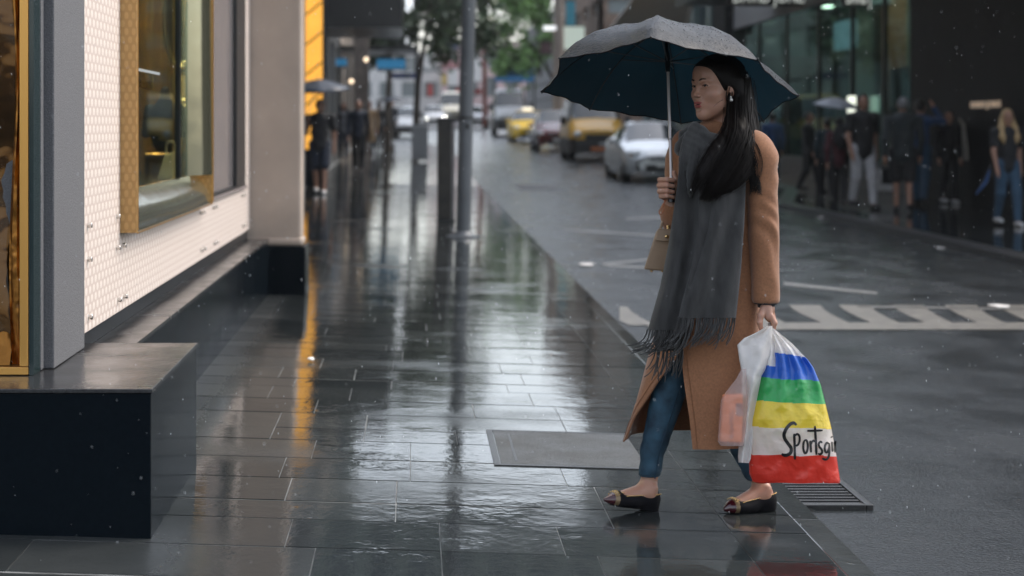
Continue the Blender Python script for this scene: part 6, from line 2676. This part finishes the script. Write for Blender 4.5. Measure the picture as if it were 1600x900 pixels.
def bag_shell(rowsdef, n, mc, dF, dB_, matfun, seed, crumple=.004, wob=2.0):
    """closed bag: rows (y, xl, xr); dF / dB_ give front and back depth for (u, y)"""
    A = np.array(rowsdef, float)
    ys_ = np.unique(np.concatenate([np.linspace(A[0, 0], A[-1, 0], n), A[:, 0]]))
    Fr, Bk = [], []
    for y in ys_:
        xl, xr = np.interp(y, A[:, 0], A[:, 1]), np.interp(y, A[:, 0], A[:, 2])
        f1, b1 = [], []
        for j in range(mc):
            u = j / (mc - 1)
            x = xl + (xr - xl) * u
            e = math.sin(math.pi * u) ** .45
            nn = mnoise.noise(Vector((x * .045 + seed, y * .045, seed))) + .35 * abs(mnoise.noise(Vector((x * .085 + seed, y * .07, 3 + seed))))
            yy = y + wob * mnoise.noise(Vector((x * .03, y * .02, seed + 9))) * (1 if A[0, 0] < y < A[-1, 0] else .4)
            f1.append(W(x, yy, dF(u, y, e) + crumple * nn * e))
            b1.append(W(x, yy, dB_(u, y, e) - crumple * nn * e))
        Fr.append(f1)
        Bk.append(b1)
    Fr, Bk = np.array(Fr), np.array(Bk)
    ring = np.concatenate([Fr, Bk[:, ::-1][:, 1:-1]], 1)
    m_ = MB()
    nr_, npt_ = ring.shape[:2]
    for i in range(nr_ - 1):
        ym = (ys_[i] + ys_[i + 1]) / 2
        fs, ms = [], []
        for j in range(npt_):
            j2 = (j + 1) % npt_
            fs.append((j, j2, npt_ + j2, npt_ + j))
            jj = j if j < mc else 2 * mc - 2 - j
            ms.append(matfun(ym, jj / (mc - 1)))
        m_.add(np.vstack([ring[i], ring[i + 1]]), fs, ms)
    m_.add(ring[-1], [(j, j + 1, npt_ - 1 - j if j else npt_ - 1, npt_ - j if j else npt_ - 1) for j in range(1, mc - 2)], matfun(ys_[-1], .5))
    return m_, ys_, Fr


P_WHT = plastic('white_plastic', (.86, .84, .82), transl=.45)
P_BLU = plastic('blue_plastic', (.035, .15, .62), transl=.3)
P_GRN = plastic('green_plastic', (.04, .44, .12), transl=.3)
P_YLW = plastic('yellow_plastic', (.88, .68, .06), transl=.3)
P_RED2 = plastic('red_plastic', (.75, .05, .03), transl=.3)
sb = thing('shopping_bag', 'white shopping bag with blue, green, yellow and red stripes and black script lettering', 'shopping bag', tuple(W(1240, 750, -.15)))
DS = -.21


def sF(u, y, e):
    v = (y - 515) / 238
    folds = .016 * math.sin(2 * math.pi * (3.6 * u + .25 * math.sin(y * .012))) * max(0, 1 - max(0, v - .12) / .5) * min(1, v * 5)
    return DS - .075 * e * min(1, v * 1.7) * (1 - .25 * max(0, v - .75) * 4) + folds - .012


def sB(u, y, e):
    v = (y - 515) / 238
    return DS + .05 * e * min(1, v * 1.7) + .012


def smat(y, u):
    o_ = 7 * (u - .45) if y < 620 else 3 * (u - .5)
    bl = y - o_
    b1 = 553 if u > .28 else 574
    for lim, mt in ((b1, 0), (592, 1), (629, 2), (668, 3), (712, 0), (999, 4)):
        if bl < lim:
            return mt
    return 4


bag_rows = [(513, 1200, 1208), (530, 1197, 1229), (545, 1195, 1246), (560, 1191, 1261), (575, 1187, 1271), (600, 1183, 1282), (630, 1176, 1290), (668, 1170, 1299), (712, 1170, 1307), (740, 1171, 1311), (752, 1176, 1313), (755, 1184, 1312)]
m, yb_, FrS = bag_shell(bag_rows, 200, 76, sF, sB, smat, 2.3, crumple=.010, wob=3.0)
sbo = m.build('sack', [P_WHT, P_BLU, P_GRN, P_YLW, P_RED2], sb, angle=180)


def surf_pt(x, y, lift=.0025):
    A = np.array(bag_rows, float)
    i = int(np.argmin(abs(yb_ - y)))
    row = FrS[i]
    pxs = CX + row[:, 0] / row[:, 1] * F_PX
    dep = np.interp(x, pxs, row[:, 1])
    return at(x, y, dep - lift)


def cz(X, Y):
    return 1120 + X / 3.3333, 500 + Y / 3.3333


strokes = [([(416, 547), (400, 536), (380, 545), (360, 570), (350, 598), (356, 622), (372, 645), (387, 668), (385, 690), (368, 703), (350, 704), (338, 697)], 2.3),
           ([(403, 592), (405, 640), (406, 690), (407, 727)], 1.7), ([(404, 606), (418, 594), (430, 605), (431, 630), (422, 650), (408, 656)], 1.5),
           ([(462, 622), (452, 640), (451, 672), (459, 694), (470, 684), (474, 655), (470, 632), (462, 622)], 1.5),
           ([(487, 628), (489, 660), (491, 690)], 1.6), ([(489, 652), (496, 634), (506, 628), (510, 636)], 1.4),
           ([(511, 552), (514, 600), (517, 650), (519, 702)], 1.7), ([(470, 577), (500, 577), (552, 575)], 1.5),
           ([(550, 640), (540, 634), (531, 645), (534, 660), (545, 674), (549, 688), (540, 699), (526, 696)], 1.5),
           ([(584, 645), (573, 640), (564, 655), (563, 678), (570, 690), (580, 682), (585, 660)], 1.5), ([(586, 642), (586, 690), (580, 718), (566, 727), (549, 720)], 1.5),
           ([(600, 634), (602, 660), (603, 686)], 1.5), ([(597, 606), (601, 612)], 1.7), ([(614, 630), (616, 662), (617, 690)], 1.5), ([(616, 650), (620, 636), (624, 632)], 1.2)]
lt = MB()
for pts, wpx in strokes:
    C = smooth_curve([(*cz(*p), 0) for p in pts], max(8, len(pts) * 5))[:, :2]
    T = np.gradient(C, axis=0)
    T /= np.linalg.norm(T, axis=1)[:, None] + 1e-9
    Nn = np.stack([-T[:, 1], T[:, 0]], 1)
    wv = 1.15 * wpx * np.interp(np.linspace(0, 1, len(C)), [0, .1, .9, 1], [.6, 1, 1, .6])
    lt.grid(np.array([[surf_pt(*(C[i] + Nn[i] * wv[i] * q), .0016) for q in (1, .33, -.33, -1)] for i in range(len(C))]))
lt.build('lettering', pbr('black_print', (.01, .01, .012), .35), sbo)
hd = MB()
hd.tube(smooth_curve([W(1204, 524, DS), W(1206, 512, -.185), W(1203, 508, -.18)], 8), .006, 8)
hd.build('handle', P_WHT, sb)

wb = thing('shopping_bag', 'plain crumpled white plastic bag between the camel coat and the striped bag', 'shopping bag', tuple(W(1175, 720, -.12)))
DW = -.262


def wF(u, y, e):
    v = (y - 512) / 210
    return DW + .02 - .05 * e * min(1, v * 3) * (1 - .5 * min(1, max(0, v - .2) * 2)) + .01 * math.sin(9 * u + y * .02)


def wB(u, y, e):
    v = (y - 512) / 210
    return DW + .035 + .035 * e * min(1, v * 2)


m, _, _ = bag_shell([(510, 1199, 1207), (518, 1182, 1207), (528, 1163, 1207), (540, 1152, 1206), (560, 1155, 1203), (574, 1158, 1198), (585, 1159, 1190), (640, 1159, 1180), (690, 1155, 1176), (716, 1153, 1173), (723, 1154, 1170)], 110, 60, wF, wB, lambda y, u: 0, 7.7, crumple=.011, wob=5)
m.build('sack', P_WHT, wb, angle=60)
hd = MB()
hd.tube(smooth_curve([W(1200, 520, -.2), W(1203, 511, -.19), W(1202, 506, -.18)], 8), .007, 8)
hd.build('handle', P_WHT, wb)

tb = thing('shopping_bag', 'thin translucent pinkish bag with an orange packet inside beside the coat hem', 'shopping bag', tuple(W(1142, 696, -.1)))
DT = -.27
m, _, _ = bag_shell([(575, 1158, 1166), (590, 1150, 1168), (612, 1134, 1169), (625, 1126, 1169), (650, 1124, 1168), (680, 1122, 1166), (692, 1121, 1164), (697, 1125, 1162)], 40, 22, lambda u, y, e: DT - .04 * e * min(1, (y - 560) / 60), lambda u, y, e: DT + .04 * e * min(1, (y - 560) / 60), lambda y, u: 0, 4.1, crumple=.008, wob=3)
m.build('sack', plastic('translucent_plastic', (.72, .58, .55), .25, .4, alpha=.42), tb, angle=60)
hd = MB()
hd.tube(smooth_curve([W(1162, 580, DT), W(1180, 545, -.15), W(1199, 512, -.16)], 10), .005, 8)
hd.build('handle', P_WHT, tb)
pk = thing('packet', 'orange packet with grey print inside the translucent bag', 'packet', tuple(W(1143, 690, DT)))
m = MB()
f_ = [W(x, y, DT - .012) for x, y in ((1126, 690), (1160, 692), (1161, 616), (1131, 618))]
b_ = [p + np.array([0, .03, 0]) for p in f_]
m.hexa([f_[0], f_[1], b_[1], b_[0]], [f_[3], f_[2], b_[2], b_[3]])
m.build('box', pbr('orange_card', (.85, .26, .09), .5), pk, bevel=.004)
m = MB()
V, Fs = text_mesh('AGAMILL', .024, .0004)
o_ = W(1146, 686, DT - .0135)
m.add(np.stack([o_[0] - V[:, 1] * .8, np.full(len(V), o_[1]) - V[:, 2], o_[2] + V[:, 0]], 1), Fs)
m.quad(W(1150, 650, DT - .0125), W(1160, 650, DT - .0125), W(1160, 630, DT - .0125), W(1150, 630, DT - .0125))
m.build('print', pbr('grey_print', (.3, .16, .14), .6), pk, smooth=False)

# ================================================================ falling rain
rn = MB()
rr = random.Random(77)
for n in range(1700):
    Yr = 4.2 + 12 * rr.random() ** 1.3
    x, y = rr.uniform(-60, 1660), rr.uniform(-60, 880)
    p = at(x, y, Yr)
    if p[2] < z_pave(p[0], Yr) + .05 or (p[0] < -1.1 and Yr > 5.9) or (.72 < p[0] < 1.5 and 6.2 < Yr < 7.1):
        continue
    r_ = rr.uniform(.0004, .0010) * (.5 + Yr / 10)
    L_ = r_ * rr.uniform(1.5, 5)
    dx = -.12 * L_
    rn.add([p + [dx, 0, L_], p + [r_, 0, 0], p + [0, r_, 0], p - [r_, 0, 0], p - [0, r_, 0], p - [dx, 0, L_]],
           [(0, 1, 2), (0, 2, 3), (0, 3, 4), (0, 4, 1), (5, 2, 1), (5, 3, 2), (5, 4, 3), (5, 1, 4)])
o = rn.build('rain', pbr('rain_water', (.75, .78, .8), .1, coat=1), smooth=False)
kind(o, 'stuff')
